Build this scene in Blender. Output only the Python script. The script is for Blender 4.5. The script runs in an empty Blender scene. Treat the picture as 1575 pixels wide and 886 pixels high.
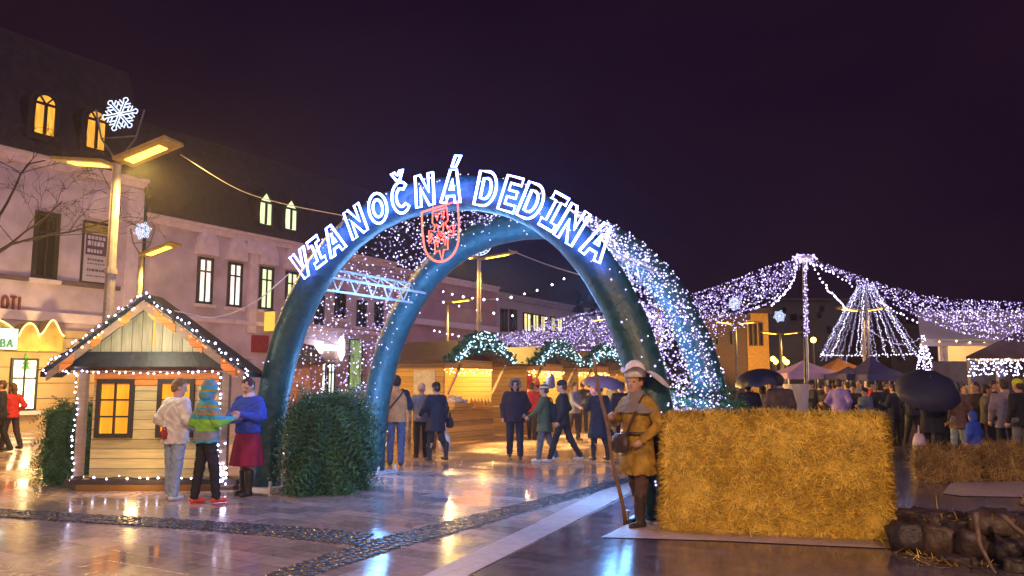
import bpy, math, random
import numpy as np
from mathutils import Vector, Matrix, noise

random.seed(11)
SC = bpy.context.scene
COL = SC.collection
PI = math.pi
# ------------------------------------------------------------------ camera
FPX, CX, CY, EYE = 1250.0, 787.5, 443.0, 1.6
PITCH = math.atan(149.0 / FPX)
CAM = Vector((0, 0, EYE))
FWD = Vector((0, math.cos(PITCH), math.sin(PITCH)))
UPV = Vector((0, -math.sin(PITCH), math.cos(PITCH)))
def ray(px, py):
    return Vector((1, 0, 0)) * ((px - CX) / FPX) + UPV * ((CY - py) / FPX) + FWD
def at(px, py, Y):
    d = ray(px, py); return CAM + d * (Y / d.y)
def gnd(px, py, z=0.0):
    d = ray(px, py); return CAM + d * ((z - EYE) / d.z)
def hit(px, py, o, n):
    d = ray(px, py); return CAM + d * ((o - CAM).dot(n) / d.dot(n))
cam = bpy.data.cameras.new('camera'); camo = bpy.data.objects.new('camera', cam); COL.objects.link(camo)
cam.sensor_width = 36; cam.lens = 36 * FPX / 1575; cam.clip_start = 0.1; cam.clip_end = 2000
camo.location = CAM; camo.rotation_euler = (PI / 2 + PITCH, 0, 0); SC.camera = camo

# ------------------------------------------------------------------ materials
MATS = {}
def newmat(name):
    m = bpy.data.materials.new(name); m.use_nodes = True
    nt = m.node_tree; b = nt.nodes['Principled BSDF']
    return m, nt, b
def N(nt, t, **kw):
    n = nt.nodes.new(t)
    for k, v in kw.items():
        if k.startswith('i_'):
            n.inputs[k[2:].replace('_', ' ')].default_value = v
        else: setattr(n, k, v)
    return n
def rgba(c): return (c[0], c[1], c[2], 1)
def mat(name, c, rough=0.7, var=0.25, scale=6.0, bump=0.15, bscale=40.0, spec=0.4, metal=0.0, sheen=0.0):
    key = (name, tuple(c), rough)
    if key in MATS: return MATS[key]
    m, nt, b = newmat(name)
    tc = N(nt, 'ShaderNodeTexCoord'); nz = N(nt, 'ShaderNodeTexNoise', i_Scale=scale, i_Detail=5.0)
    nt.links.new(tc.outputs['Object'], nz.inputs['Vector'])
    cr = N(nt, 'ShaderNodeValToRGB')
    cr.color_ramp.elements[0].position = 0.3; cr.color_ramp.elements[1].position = 0.7
    cr.color_ramp.elements[0].color = rgba([x * (1 - var) for x in c]); cr.color_ramp.elements[1].color = rgba([min(1, x * (1 + var)) for x in c])
    nt.links.new(nz.outputs['Fac'], cr.inputs['Fac']); nt.links.new(cr.outputs['Color'], b.inputs['Base Color'])
    b.inputs['Roughness'].default_value = rough; b.inputs['Specular IOR Level'].default_value = spec
    b.inputs['Metallic'].default_value = metal
    if sheen: b.inputs['Sheen Weight'].default_value = sheen
    if bump:
        n2 = N(nt, 'ShaderNodeTexNoise', i_Scale=bscale, i_Detail=4.0); nt.links.new(tc.outputs['Object'], n2.inputs['Vector'])
        bp = N(nt, 'ShaderNodeBump', i_Strength=bump, i_Distance=0.02)
        nt.links.new(n2.outputs['Fac'], bp.inputs['Height']); nt.links.new(bp.outputs['Normal'], b.inputs['Normal'])
    MATS[key] = m; return m
def em(name, c, s, sampling=None):
    key = (name, tuple(c), s)
    if key in MATS: return MATS[key]
    m, nt, b = newmat(name); nt.nodes.remove(b)
    e = N(nt, 'ShaderNodeEmission', i_Color=rgba(c), i_Strength=s)
    nt.links.new(e.outputs[0], nt.nodes['Material Output'].inputs['Surface'])
    if sampling: m.cycles.emission_sampling = sampling
    MATS[key] = m; return m
def litpane(name, c, s, scale=3.0, var=0.45):
    """a lit window: uneven glow from the room behind"""
    key = (name, tuple(c), s)
    if key in MATS: return MATS[key]
    m, nt, b = newmat(name)
    tc = N(nt, 'ShaderNodeTexCoord'); nz = N(nt, 'ShaderNodeTexNoise', i_Scale=scale, i_Detail=3.0)
    mp = N(nt, 'ShaderNodeMapping'); mp.inputs['Scale'].default_value = (2.2, 2.2, .45); nt.links.new(tc.outputs['Object'], mp.inputs['Vector']); nt.links.new(mp.outputs[0], nz.inputs['Vector'])
    mr = N(nt, 'ShaderNodeMapRange'); mr.inputs[1].default_value = .3; mr.inputs[2].default_value = .7
    mr.inputs[3].default_value = s * (1 - var); mr.inputs[4].default_value = s * (1 + var)
    nt.links.new(nz.outputs['Fac'], mr.inputs[0]); nt.links.new(mr.outputs[0], b.inputs['Emission Strength'])
    b.inputs['Emission Color'].default_value = rgba(c); b.inputs['Base Color'].default_value = rgba([x * .3 for x in c]); b.inputs['Roughness'].default_value = .15
    MATS[key] = m; return m
def wood(name, c, seam=0.14, axis=2, rough=0.6, var=.35):
    key = ('wood', name)
    if key in MATS: return MATS[key]
    m, nt, b = newmat(name); L = nt.links.new
    tc = N(nt, 'ShaderNodeTexCoord'); sx = N(nt, 'ShaderNodeSeparateXYZ'); L(tc.outputs['Object'], sx.inputs[0])
    dv = N(nt, 'ShaderNodeMath', operation='DIVIDE'); L(sx.outputs[axis], dv.inputs[0]); dv.inputs[1].default_value = seam
    fr = N(nt, 'ShaderNodeMath', operation='FRACT'); L(dv.outputs[0], fr.inputs[0])
    fl = N(nt, 'ShaderNodeMath', operation='FLOOR'); L(dv.outputs[0], fl.inputs[0])
    wn = N(nt, 'ShaderNodeTexWhiteNoise', noise_dimensions='1D'); L(fl.outputs[0], wn.inputs['W'])
    mp = N(nt, 'ShaderNodeMapping'); sc = [3, 3, 3]; sc[axis] = 40
    if axis == 2: sc = [2.5, 2.5, 30]
    else: sc = [30, 30, 2.5]
    mp.inputs['Scale'].default_value = sc; L(tc.outputs['Object'], mp.inputs['Vector'])
    nz = N(nt, 'ShaderNodeTexNoise', i_Scale=1.0, i_Detail=6.0, i_Distortion=.6); L(mp.outputs[0], nz.inputs['Vector'])
    ad = N(nt, 'ShaderNodeMath', operation='MULTIPLY_ADD'); L(wn.outputs['Value'], ad.inputs[0]); ad.inputs[1].default_value = .45; L(nz.outputs['Fac'], ad.inputs[2])
    cr = N(nt, 'ShaderNodeValToRGB'); e = cr.color_ramp.elements
    e[0].position = .35; e[1].position = 1.0
    e[0].color = rgba([x * (1 - var) for x in c]); e[1].color = rgba([min(1, x * (1 + var)) for x in c]); L(ad.outputs[0], cr.inputs['Fac'])
    lt = N(nt, 'ShaderNodeMath', operation='GREATER_THAN'); L(fr.outputs[0], lt.inputs[0]); lt.inputs[1].default_value = .07
    mx = N(nt, 'ShaderNodeMix', data_type='RGBA', blend_type='MIX'); L(lt.outputs[0], mx.inputs['Factor'])
    mx.inputs[6].default_value = rgba([x * .25 for x in c]); L(cr.outputs['Color'], mx.inputs[7]); L(mx.outputs[2], b.inputs['Base Color'])
    b.inputs['Roughness'].default_value = rough
    bp = N(nt, 'ShaderNodeBump', i_Strength=.5, i_Distance=.008); L(lt.outputs[0], bp.inputs['Height']); L(bp.outputs['Normal'], b.inputs['Normal'])
    MATS[key] = m; return m

# ------------------------------------------------------------------ mesh builder
class MB:
    def __init__(s): s.V = []; s.F = []; s.M = []; s.m = 0
    def face(s, pts):
        i = len(s.V); s.V += [tuple(p) for p in pts]; s.F.append(tuple(range(i, i + len(pts)))); s.M.append(s.m)
    def add(s, vs, fs):
        i = len(s.V); s.V += [tuple(v) for v in vs]; s.F += [tuple(i + k for k in f) for f in fs]; s.M += [s.m] * len(fs)
    def pbox(s, c, ax, ay, az):
        """box from its centre and three half-axis vectors"""
        c, ax, ay, az = Vector(c), Vector(ax), Vector(ay), Vector(az)
        if ax.cross(ay).dot(az) < 0: ax = -ax
        vs = [c + ax * i + ay * j + az * k for k in (-1, 1) for j in (-1, 1) for i in (-1, 1)]
        s.add(vs, [(0, 2, 3, 1), (4, 5, 7, 6), (0, 1, 5, 4), (2, 6, 7, 3), (0, 4, 6, 2), (1, 3, 7, 5)])
    def box(s, x0, x1, y0, y1, z0, z1):
        s.pbox(((x0 + x1) / 2, (y0 + y1) / 2, (z0 + z1) / 2), ((x1 - x0) / 2, 0, 0), (0, (y1 - y0) / 2, 0), (0, 0, (z1 - z0) / 2))
    def bar(s, a, b, w, h, up=(0, 0, 1)):
        a, b = Vector(a), Vector(b); d = (b - a); up = Vector(up)
        sd = d.cross(up)
        if sd.length < 1e-6: sd = d.cross(Vector((1, 0, 0)))
        sd.normalize(); u = sd.cross(d).normalized()
        s.pbox((a + b) / 2, d / 2, sd * w / 2, u * h / 2)
    def tube(s, pts, r, n=6, closed=False):
        pts = [Vector(p) for p in pts]; m = len(pts)
        R = r if isinstance(r, (list, tuple)) else [r] * m
        i0 = len(s.V); ref = None
        for k in range(m):
            if closed: t = pts[(k + 1) % m] - pts[k - 1]
            else: t = pts[min(k + 1, m - 1)] - pts[max(k - 1, 0)]
            if t.length < 1e-9: t = Vector((0, 0, 1))
            t.normalize()
            if ref is None: ref = Vector((0, 0, 1)) if abs(t.z) < .9 else Vector((1, 0, 0))
            a = ref - t * ref.dot(t)
            if a.length < 1e-4: a = t.orthogonal()
            a.normalize(); ref = a; b = t.cross(a)
            for j in range(n):
                an = 2 * PI * j / n; s.V.append(tuple(pts[k] + a * (math.cos(an) * R[k]) + b * (math.sin(an) * R[k])))
        for k in range(m if closed else m - 1):
            k2 = (k + 1) % m
            for j in range(n):
                j2 = (j + 1) % n
                s.F.append((i0 + k * n + j, i0 + k * n + j2, i0 + k2 * n + j2, i0 + k2 * n + j)); s.M.append(s.m)
        if not closed:
            s.F.append(tuple(i0 + j for j in reversed(range(n)))); s.M.append(s.m)
            s.F.append(tuple(i0 + (m - 1) * n + j for j in range(n))); s.M.append(s.m)
    def prism(s, poly, ex):
        poly = [Vector(p) for p in poly]; ex = Vector(ex); n = len(poly)
        nrm = Vector((0, 0, 0))
        for i in range(n): nrm += poly[i].cross(poly[(i + 1) % n])
        if nrm.dot(ex) > 0: poly = poly[::-1]
        s.add(poly + [p + ex for p in poly], [tuple(range(n)), tuple(range(2 * n - 1, n - 1, -1))] + [(i, i + n, (i + 1) % n + n, (i + 1) % n) for i in range(n)])
    def lathe(s, prof, c, n=16, sx=1.0, sy=1.0):
        c = Vector(c); i0 = len(s.V); m = len(prof)
        for (r, z) in prof:
            for j in range(n):
                a = 2 * PI * j / n; s.V.append((c.x + r * sx * math.cos(a), c.y + r * sy * math.sin(a), c.z + z))
        for k in range(m - 1):
            for j in range(n):
                j2 = (j + 1) % n
                s.F.append((i0 + k * n + j, i0 + k * n + j2, i0 + (k + 1) * n + j2, i0 + (k + 1) * n + j)); s.M.append(s.m)
        s.F.append(tuple(i0 + j for j in reversed(range(n)))); s.M.append(s.m)
        s.F.append(tuple(i0 + (m - 1) * n + j for j in range(n))); s.M.append(s.m)
    def ell(s, c, rx, ry, rz, n=12, m=7):
        s.lathe([(math.sin(PI * (k + .02) / (m - .96)) if 0 < k < m - 1 else .03, 0) for k in range(0)] or
                [(max(.02, math.sin(PI * k / (m - 1))) * 1.0, -rz * math.cos(PI * k / (m - 1))) for k in range(m)], c, n, rx, ry)
    def bulb(s, p, r):
        x, y, z = p
        s.add([(x + r, y, z), (x - r, y, z), (x, y + r, z), (x, y - r, z), (x, y, z + r), (x, y, z - r)],
              [(0, 2, 4), (2, 1, 4), (1, 3, 4), (3, 0, 4), (2, 0, 5), (1, 2, 5), (3, 1, 5), (0, 3, 5)])
    def string(s, pts, spacing, r, jit=.02, wire=.006, wm=0, bm=1):
        pts = [Vector(p) for p in pts]
        s.m = wm; s.tube(pts, wire, 4); s.m = bm
        L = 0; nxt = spacing * random.random()
        for a, b in zip(pts, pts[1:]):
            d = (b - a).length
            while nxt < L + d:
                q = a + (b - a) * ((nxt - L) / d)
                s.bulb(q + Vector([random.uniform(-jit, jit) for _ in range(3)]), r * random.uniform(.75, 1.2)); nxt += spacing * random.uniform(.85, 1.15)
            L += d
    def build(s, name, mats, parent=None, local=False, smooth=False, loc=None):
        me = bpy.data.meshes.new(name)
        off = Vector((0, 0, 0))
        if not local:
            if parent is not None:
                r = parent
                while r.parent: r = r.parent
                off = Vector(r.location)
            elif loc is not None: off = Vector(loc)
            else:
                xs = [v[0] for v in s.V]; ys = [v[1] for v in s.V]; zs = [v[2] for v in s.V]
                off = Vector(((min(xs) + max(xs)) / 2, (min(ys) + max(ys)) / 2, min(zs)))
        me.from_pydata([(v[0] - off.x, v[1] - off.y, v[2] - off.z) for v in s.V], [], s.F)
        if not isinstance(mats, (list, tuple)): mats = [mats]
        for m in mats: me.materials.append(m)
        me.polygons.foreach_set('material_index', [min(i, len(mats) - 1) for i in s.M])
        if smooth: me.polygons.foreach_set('use_smooth', [True] * len(s.F))
        me.update()
        o = bpy.data.objects.new(name, me); COL.objects.link(o)
        if parent is not None: o.parent = parent
        elif not local: o.location = off
        elif loc is not None: o.location = loc
        return o

def tag(o, label=None, cat=None, group=None, kind=None):
    if label: o['label'] = label
    if cat: o['category'] = cat
    if group: o['group'] = group
    if kind: o['kind'] = kind
    return o
def thing(name, label, cat, loc=(0, 0, 0), rotz=0.0, group=None):
    o = bpy.data.objects.new(name, None); COL.objects.link(o); o.empty_display_size = .2
    o.location = loc; o.rotation_euler = (0, 0, rotz)
    return tag(o, label, cat, group)
def copy_tree(o, parent=None):
    c = o.copy(); COL.objects.link(c)
    if parent is not None: c.parent = parent
    for ch in list(o.children): copy_tree(ch, c)
    return c
def light(name, kind, loc, energy, color, size=.1, target=None, angle=None, blend=.6):
    d = bpy.data.lights.new(name, kind); d.energy = energy; d.color = color
    if kind in ('POINT', 'SPOT'): d.shadow_soft_size = size
    if kind == 'SPOT': d.spot_size = angle or 2.4; d.spot_blend = blend
    if kind == 'AREA': d.size = size
    o = bpy.data.objects.new(name, d); COL.objects.link(o); o.location = loc
    if target is not None: o.rotation_euler = (Vector(target) - Vector(loc)).to_track_quat('-Z', 'Y').to_euler()
    return o
def catenary(a, b, sag, n=16):
    a, b = Vector(a), Vector(b)
    return [a.lerp(b, i / n) - Vector((0, 0, sag * 4 * (i / n) * (1 - i / n))) for i in range(n + 1)]
def through(pts, n=8):
    """smooth curve through points (Catmull-Rom)"""
    P = [Vector(p) for p in pts]; P = [P[0] * 2 - P[1]] + P + [P[-1] * 2 - P[-2]]; out = []
    for i in range(1, len(P) - 2):
        for k in range(n):
            t = k / n; p0, p1, p2, p3 = P[i - 1:i + 3]
            out.append(.5 * ((2 * p1) + (p2 - p0) * t + (2 * p0 - 5 * p1 + 4 * p2 - p3) * t * t + (3 * p1 - p0 - 3 * p2 + p3) * t ** 3))
    out.append(P[-2]); return out

# ------------------------------------------------------------------ common materials
M_wire = mat('dark_cable', (.02, .02, .025), .5, bump=0)
M_palewire = mat('pale_cable', (.5, .48, .46), .5, bump=0)
M_bulb = em('cool_bulb', (.72, .66, 1.0), 13.0)
M_bulbp = em('violet_bulb', (.8, .6, 1.0), 5.0)
M_tentbulb = em('lilac_bulb', (.62, .48, 1.0), 2.1)
M_tentbright = em('lilac_bulb_bright', (.75, .66, 1.0), 5.0)
M_tentdim = em('lilac_bulb_dim', (.5, .36, 1.0), .8)
M_warm = em('warm_bulb', (1, .55, .16), 9.0)
M_redbulb = em('red_bulb', (1, .12, .03), 5.0)
M_letter = em('sign_tube', (.13, .20, 1.0), 27.0)
M_crest = em('red_tube', (1.0, .12, .08), 3.2)
M_flake = em('flake_tube', (.62, .72, 1.0), 1.7)
M_netbulb = em('net_bulb', (.62, .54, 1.0), 2.0)
M_netbright = em('net_bulb_bright', (.72, .68, 1.0), 6.0)
M_netdim = em('net_bulb_dim', (.55, .45, 1.0), .8)
M_metal = mat('grey_metal', (.25, .25, .27), .4, metal=.6, bump=.05)
M_post = mat('painted_post', (.3, .27, .25), .45, bump=.05)
M_dark = mat('dark_metal', (.03, .03, .035), .5, bump=.05)
M_frame = mat('dark_frame', (.035, .028, .03), .5, bump=.05)
M_darkglass = mat('dark_glass', (.015, .013, .02), .08, bump=0, spec=.8)
AMBER = (1.0, .56, .12)
# ------------------------------------------------------------------ setting: ground
def ground_mat(name, c, brick=(.6, .3), rough=(.08, .34), ang=0.0, mortar=.35, bump=.25, var=.3, wet=.5):
    m, nt, b = newmat(name); L = nt.links.new
    tc = N(nt, 'ShaderNodeTexCoord'); mp = N(nt, 'ShaderNodeMapping'); mp.inputs['Rotation'].default_value = (0, 0, ang); L(tc.outputs['Object'], mp.inputs['Vector'])
    br = N(nt, 'ShaderNodeTexBrick', i_Scale=1.0); br.inputs['Brick Width'].default_value = brick[0]; br.inputs['Row Height'].default_value = brick[1]
    br.inputs['Mortar Size'].default_value = .006; br.inputs['Mortar Smooth'].default_value = .3
    br.inputs['Color1'].default_value = rgba([x * (1 - var) for x in c]); br.inputs['Color2'].default_value = rgba([x * (1 + var) for x in c]); br.inputs['Mortar'].default_value = rgba([x * mortar for x in c])
    L(mp.outputs[0], br.inputs['Vector'])
    nz = N(nt, 'ShaderNodeTexNoise', i_Scale=.55, i_Detail=5.0, i_Distortion=.4); L(mp.outputs[0], nz.inputs['Vector'])
    n2 = N(nt, 'ShaderNodeTexNoise', i_Scale=9.0, i_Detail=6.0); L(mp.outputs[0], n2.inputs['Vector'])
    mx = N(nt, 'ShaderNodeMix', data_type='RGBA', blend_type='MULTIPLY'); mx.inputs['Factor'].default_value = .6
    cr = N(nt, 'ShaderNodeValToRGB'); cr.color_ramp.elements[0].position = .3; cr.color_ramp.elements[1].position = .75
    cr.color_ramp.elements[0].color = (.55, .5, .52, 1); cr.color_ramp.elements[1].color = (1.2, 1.15, 1.1, 1); L(n2.outputs['Fac'], cr.inputs['Fac'])
    L(br.outputs['Color'], mx.inputs[6]); L(cr.outputs['Color'], mx.inputs[7]); L(mx.outputs[2], b.inputs['Base Color'])
    mr = N(nt, 'ShaderNodeMapRange'); mr.inputs[1].default_value = .40; mr.inputs[2].default_value = .62; mr.inputs[3].default_value = rough[0]; mr.inputs[4].default_value = rough[1]
    L(nz.outputs['Fac'], mr.inputs[0])
    a2 = N(nt, 'ShaderNodeMath', operation='MULTIPLY_ADD'); L(n2.outputs['Fac'], a2.inputs[0]); a2.inputs[1].default_value = .12; L(mr.outputs[0], a2.inputs[2]); L(a2.outputs[0], b.inputs['Roughness'])
    b.inputs['Specular IOR Level'].default_value = wet
    n3 = N(nt, 'ShaderNodeTexNoise', i_Scale=5.0, i_Detail=3.0); L(mp.outputs[0], n3.inputs['Vector'])
    b1 = N(nt, 'ShaderNodeBump', i_Strength=bump * .35, i_Distance=.012); L(n3.outputs['Fac'], b1.inputs['Height'])
    b2 = N(nt, 'ShaderNodeBump', i_Strength=bump, i_Distance=.004, invert=True); L(br.outputs['Fac'], b2.inputs['Height']); L(b1.outputs['Normal'], b2.inputs['Normal'])
    L(b2.outputs['Normal'], b.inputs['Normal'])
    return m
ANG = -math.atan2(.521, .854)
M_ground = ground_mat('wet_paving', (.40, .31, .30), (.62, .31), (.025, .22), -ANG, wet=.9, bump=.18)
M_pale = ground_mat('pale_stone', (.44, .36, .36), (1.2, .9), (.3, .5), -ANG, .6, wet=.35, var=.08)
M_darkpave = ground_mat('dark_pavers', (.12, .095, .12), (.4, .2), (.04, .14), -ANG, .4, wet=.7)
g = MB(); g.face([(-400, -60, 0), (400, -60, 0), (400, 700, 0), (-400, 700, 0)])
tag(g.build('ground', M_ground, loc=(0, 0, 0)), kind='structure')
def ribbon(name, far, near, m, z):
    r = MB(); A = [gnd(*p) for p in far]; B = [gnd(*p) for p in near]
    for i in range(len(A) - 1):
        q = [B[i], B[i + 1], A[i + 1], A[i]]; r.face([(p.x, p.y, z) for p in q])
    return tag(r.build(name, m, loc=(0, 0, 0)), kind='structure')
# darker pavers to the right of the pale kerb band
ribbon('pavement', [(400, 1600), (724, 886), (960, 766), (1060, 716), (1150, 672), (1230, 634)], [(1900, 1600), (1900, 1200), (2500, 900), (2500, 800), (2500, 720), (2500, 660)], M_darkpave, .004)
ribbon('kerb_band', [(420, 1000), (667, 879), (810, 812), (960, 737), (1060, 690), (1160, 643)], [(560, 1000), (724, 884), (850, 820), (958, 764), (1060, 712), (1160, 655)], M_pale, .008)
ribbon('stone_slab', [(968, 806), (1100, 810), (1380, 826), (1480, 832)], [(925, 828), (1100, 833), (1380, 846), (1480, 852)], M_pale, .012)
ribbon('pale_path', [(1462, 744), (1490, 738), (1600, 733), (1800, 728)], [(1450, 760), (1480, 764), (1600, 766), (1800, 764)], M_pale, .012)
# cobble drains: real rounded stones
M_cob = [mat('cobble_stone', c, .26, spec=.5, scale=20, bump=.2) for c in ((.06, .057, .068), (.09, .082, .088), (.045, .042, .052))]
def cobbles(name, far, near, size=.095):
    far = [gnd(*p) for p in far]; near = [gnd(*p) for p in near]; mb = MB()
    rng = random.Random(3)
    for i in range(len(far) - 1):
        a, b, c, d = far[i], far[i + 1], near[i + 1], near[i]
        L1 = ((a - b).length + (c - d).length) / 2; L2 = ((a - d).length + (b - c).length) / 2
        nu, nv = max(1, int(L1 / size)), max(1, int(L2 / size))
        for u in range(nu):
            for v in range(nv):
                fu, fv = (u + .5 + .3 * (v % 2) + rng.uniform(-.12, .12)) / nu, (v + .5 + rng.uniform(-.12, .12)) / nv
                p = a.lerp(b, fu).lerp(d.lerp(c, fu), fv)
                s = size * rng.uniform(.46, .56); h = rng.uniform(.010, .020); ro = rng.uniform(-.3, .3)
                vs = []; 
                for (k, zz) in ((1.0, 0), (.93, h * .8), (.72, h)):
                    for j in range(6):
                        an = ro + j * PI / 3 + PI / 6; vs.append((p.x + s * k * math.cos(an), p.y + s * k * math.sin(an), .002 + zz + rng.uniform(-.002, .002)))
                fs = [(r * 6 + j, r * 6 + (j + 1) % 6, r * 6 + 6 + (j + 1) % 6, r * 6 + 6 + j) for r in range(2) for j in range(6)] + [(12, 13, 14, 15, 16, 17)]
                mb.m = rng.randrange(3); mb.add(vs, fs)
    return tag(mb.build(name, M_cob, loc=(0, 0, 0), smooth=True), kind='structure')
cobbles('cobble_gutter', [(-250, 772), (0, 784), (300, 801), (430, 809), (575, 822)], [(-250, 783), (0, 796), (300, 815), (430, 827), (545, 840)])
cobbles('cobble_gutter', [(340, 915), (408, 884), (565, 833), (704, 798), (832, 768), (962, 736), (1040, 717)], [(420, 915), (484, 886), (620, 842), (732, 811), (846, 778), (966, 743), (1045, 722)])

# ------------------------------------------------------------------ sky and the dim night light
w = bpy.data.worlds.new('World'); SC.world = w; w.use_nodes = True; nt = w.node_tree; L = nt.links.new
bg = nt.nodes['Background']; out = nt.nodes['World Output']
sky = N(nt, 'ShaderNodeTexSky', sky_type='NISHITA'); sky.sun_disc = False; sky.sun_elevation = math.radians(1.0); sky.sun_rotation = math.radians(200)
L(sky.outputs[0], bg.inputs['Color']); bg.inputs['Strength'].default_value = .0006
tc = N(nt, 'ShaderNodeTexCoord'); mp = N(nt, 'ShaderNodeMapping'); mp.inputs['Scale'].default_value = (1.2, 1.2, 3.0); L(tc.outputs['Generated'], mp.inputs['Vector'])
nz = N(nt, 'ShaderNodeTexNoise', i_Scale=1.6, i_Detail=6.0, i_Distortion=.5); L(mp.outputs[0], nz.inputs['Vector'])
cr = N(nt, 'ShaderNodeValToRGB'); cr.color_ramp.elements[0].position = .35; cr.color_ramp.elements[1].position = .7
cr.color_ramp.elements[0].color = (.0060, .0009, .0090, 1); cr.color_ramp.elements[1].color = (.0120, .0036, .0108, 1); L(nz.outputs['Fac'], cr.inputs['Fac'])
b2 = N(nt, 'ShaderNodeBackground'); L(cr.outputs['Color'], b2.inputs['Color']); b2.inputs['Strength'].default_value = 1.0
ad = N(nt, 'ShaderNodeAddShader'); L(bg.outputs[0], ad.inputs[0]); L(b2.outputs[0], ad.inputs[1]); L(ad.outputs[0], out.inputs['Surface'])
sl = bpy.data.lights.new('night_sun', 'SUN'); sl.energy = .50; sl.angle = math.radians(60); sl.color = (.80, .58, .95)
so = bpy.data.objects.new('night_sun', sl); COL.objects.link(so); so.location = (0, -20, 30); so.rotation_euler = (math.radians(50), 0, math.radians(35))

# ------------------------------------------------------------------ street buildings on the left
FO = Vector((-17.6, 29, 0)); FU = Vector((.521, .8536, 0)).normalized(); FN = Vector((FU.y, -FU.x, 0)); UZ = Vector((0, 0, 1))
def ft(px, py=592, off=0.0):
    p = hit(px, py, FO + FN * off, FN); return (p - FO).dot(FU), p.z
def fp(t, z, off=0.0): return FO + FU * t + FN * off + UZ * z
def fbox(mb, t0, t1, z0, z1, o0, o1):
    mb.pbox(fp((t0 + t1) / 2, (z0 + z1) / 2, (o0 + o1) / 2), FU * ((t1 - t0) / 2), FN * ((o1 - o0) / 2), UZ * ((z1 - z0) / 2))
M_fa = mat('lilac_plaster', (.60, .49, .60), .85, .22, 1.3, .3, 12)
M_fb = mat('pink_plaster', (.58, .47, .57), .85, .24, .9, .3, 12)
M_fc = mat('rose_plaster', (.50, .29, .34), .85, .16, .9, .2, 12)
M_fd = mat('grey_plaster', (.50, .43, .46), .85, .14, .9, .2, 12)
M_stone = mat('yellow_stone', (.50, .36, .20), .8, .18, 1.0, .25, 14)
M_trim = mat('stucco_trim', (.80, .66, .74), .8, .12, 3, .2, 20)
M_roof = mat('slate_roof', (.045, .03, .043), .6, .35, 3, .4, 18)
M_winw = litpane('white_lit_pane', (1, .88, .82), 1.1, 2.2)
M_winy = litpane('yellow_lit_pane', (1, .82, .30), 1.1, 2.0)
M_wing = litpane('greenish_lit_pane', (.86, 1, .55), 1.0, 1.5, .2)
M_wino = litpane('amber_lit_pane', (1, .42, .05), 1.0, 2.4)
def house(name, label, t0, t1, eave, mat_, roof_h, depth=9, inset=1.6):
    root = thing(name, label, 'building', fp((t0 + t1) / 2, 0, -depth / 2))
    wmb = MB(); fbox(wmb, t0, t1, 0, eave, -depth, 0); wl = wmb.build('wall', mat_, root)
    r = MB(); prof = [(.35, eave), (.35, eave + .15), (-inset, eave + roof_h), (-depth + inset, eave + roof_h), (-depth - .3, eave), ]
    r.prism([fp(t0 + .01, z, o) for o, z in prof], FU * (t1 - t0 - .02)); r.build('roof', M_roof, root)
    c = MB(); fbox(c, t0, t1, eave - .38, eave - .14, .003, .16); fbox(c, t0, t1, eave - .14, eave - .004, .003, .30); c.build('cornice', M_trim if mat_ is not M_fd else M_fd, root)
    return root
def fwindow(root, b, pane, bars=((.5,), (.68,)), off=0.0, fw=.09, fr=None, depth=.10, name='window'):
    """window by its pixel box (x0,y0,x1,y1) on the facade plane"""
    t0, za = ft(b[0], (b[1] + b[3]) / 2, off); t1, _ = ft(b[2], (b[1] + b[3]) / 2, off)
    xm = (b[0] + b[2]) / 2; _, z1 = ft(xm, b[1], off); _, z0 = ft(xm, b[3], off)
    f = MB()
    for a in ((t0, t0 + fw, z0, z1), (t1 - fw, t1, z0, z1), (t0 + fw, t1 - fw, z1 - fw, z1), (t0 + fw, t1 - fw, z0, z0 + fw)): fbox(f, *a, off + .003, off + depth)
    for x in bars[0]: fbox(f, t0 + (t1 - t0) * x - .035, t0 + (t1 - t0) * x + .035, z0 + fw, z1 - fw, off + .003, off + depth - .01)
    for y in bars[1]: fbox(f, t0 + fw, t1 - fw, z0 + (z1 - z0) * y - .035, z0 + (z1 - z0) * y + .035, off + .003, off + depth - .014)
    fo = f.build(name, fr or M_frame, root)
    p = MB(); fbox(p, t0 + fw * .5, t1 - fw * .5, z0 + fw * .5, z1 - fw * .5, off + .002, off + depth * .4); p.build('pane', pane, fo)
    s = MB(); fbox(s, t0 - .12, t1 + .12, z0 - .14, z0 - .003, off + .003, off + .2); s.build('sill', M_trim, fo)
    return t0, t1, z0, z1
def pediment(root, t0, t1, z, off=0):
    c = (t0 + t1) / 2; w_ = (t1 - t0) / 2 + .15; mb = MB()
    poly = [(c - w_, z + .10), (c + w_, z + .10)] + [(c + w_ * math.cos(a), z + .22 + 1.0 * math.sin(a) ** .8) for a in [i * PI / 10 for i in range(11)]]
    mb.prism([fp(t, zz, .003) for t, zz in poly], FN * .22)
    mb.prism([fp(c + .26 * math.cos(a), z + .58 + .30 * math.sin(a), .224) for a in [i * PI / 8 for i in range(16)]], FN * .06)
    mb.build('window_crown', M_trim, root)
tA0 = ft(-260)[0]; tAB = ft(217, 400)[0]; tBC = ft(606, 480)[0]; tCD = ft(764, 480)[0]; tDE = ft(992, 500)[0]
hA = house('town_house', 'lilac town house above the yellow lit shop with two arched amber dormers', tA0, tAB, 10.0, M_fa, 5.0)
hB = house('town_house', 'pink two storey house with a row of narrow white lit windows and gabled dormers', tAB + .01, tBC, 8.65, M_fb, 4.4)
hC = house('town_house', 'plain rose plastered house with a blank wall seen through the arch', tBC + .01, tCD, 8.35, M_fc, 4.4)
hD = house('town_house', 'grey house with yellow lit window rows beyond the market stalls', tCD + .01, tDE, 8.0, M_fd, 4.4)
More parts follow.
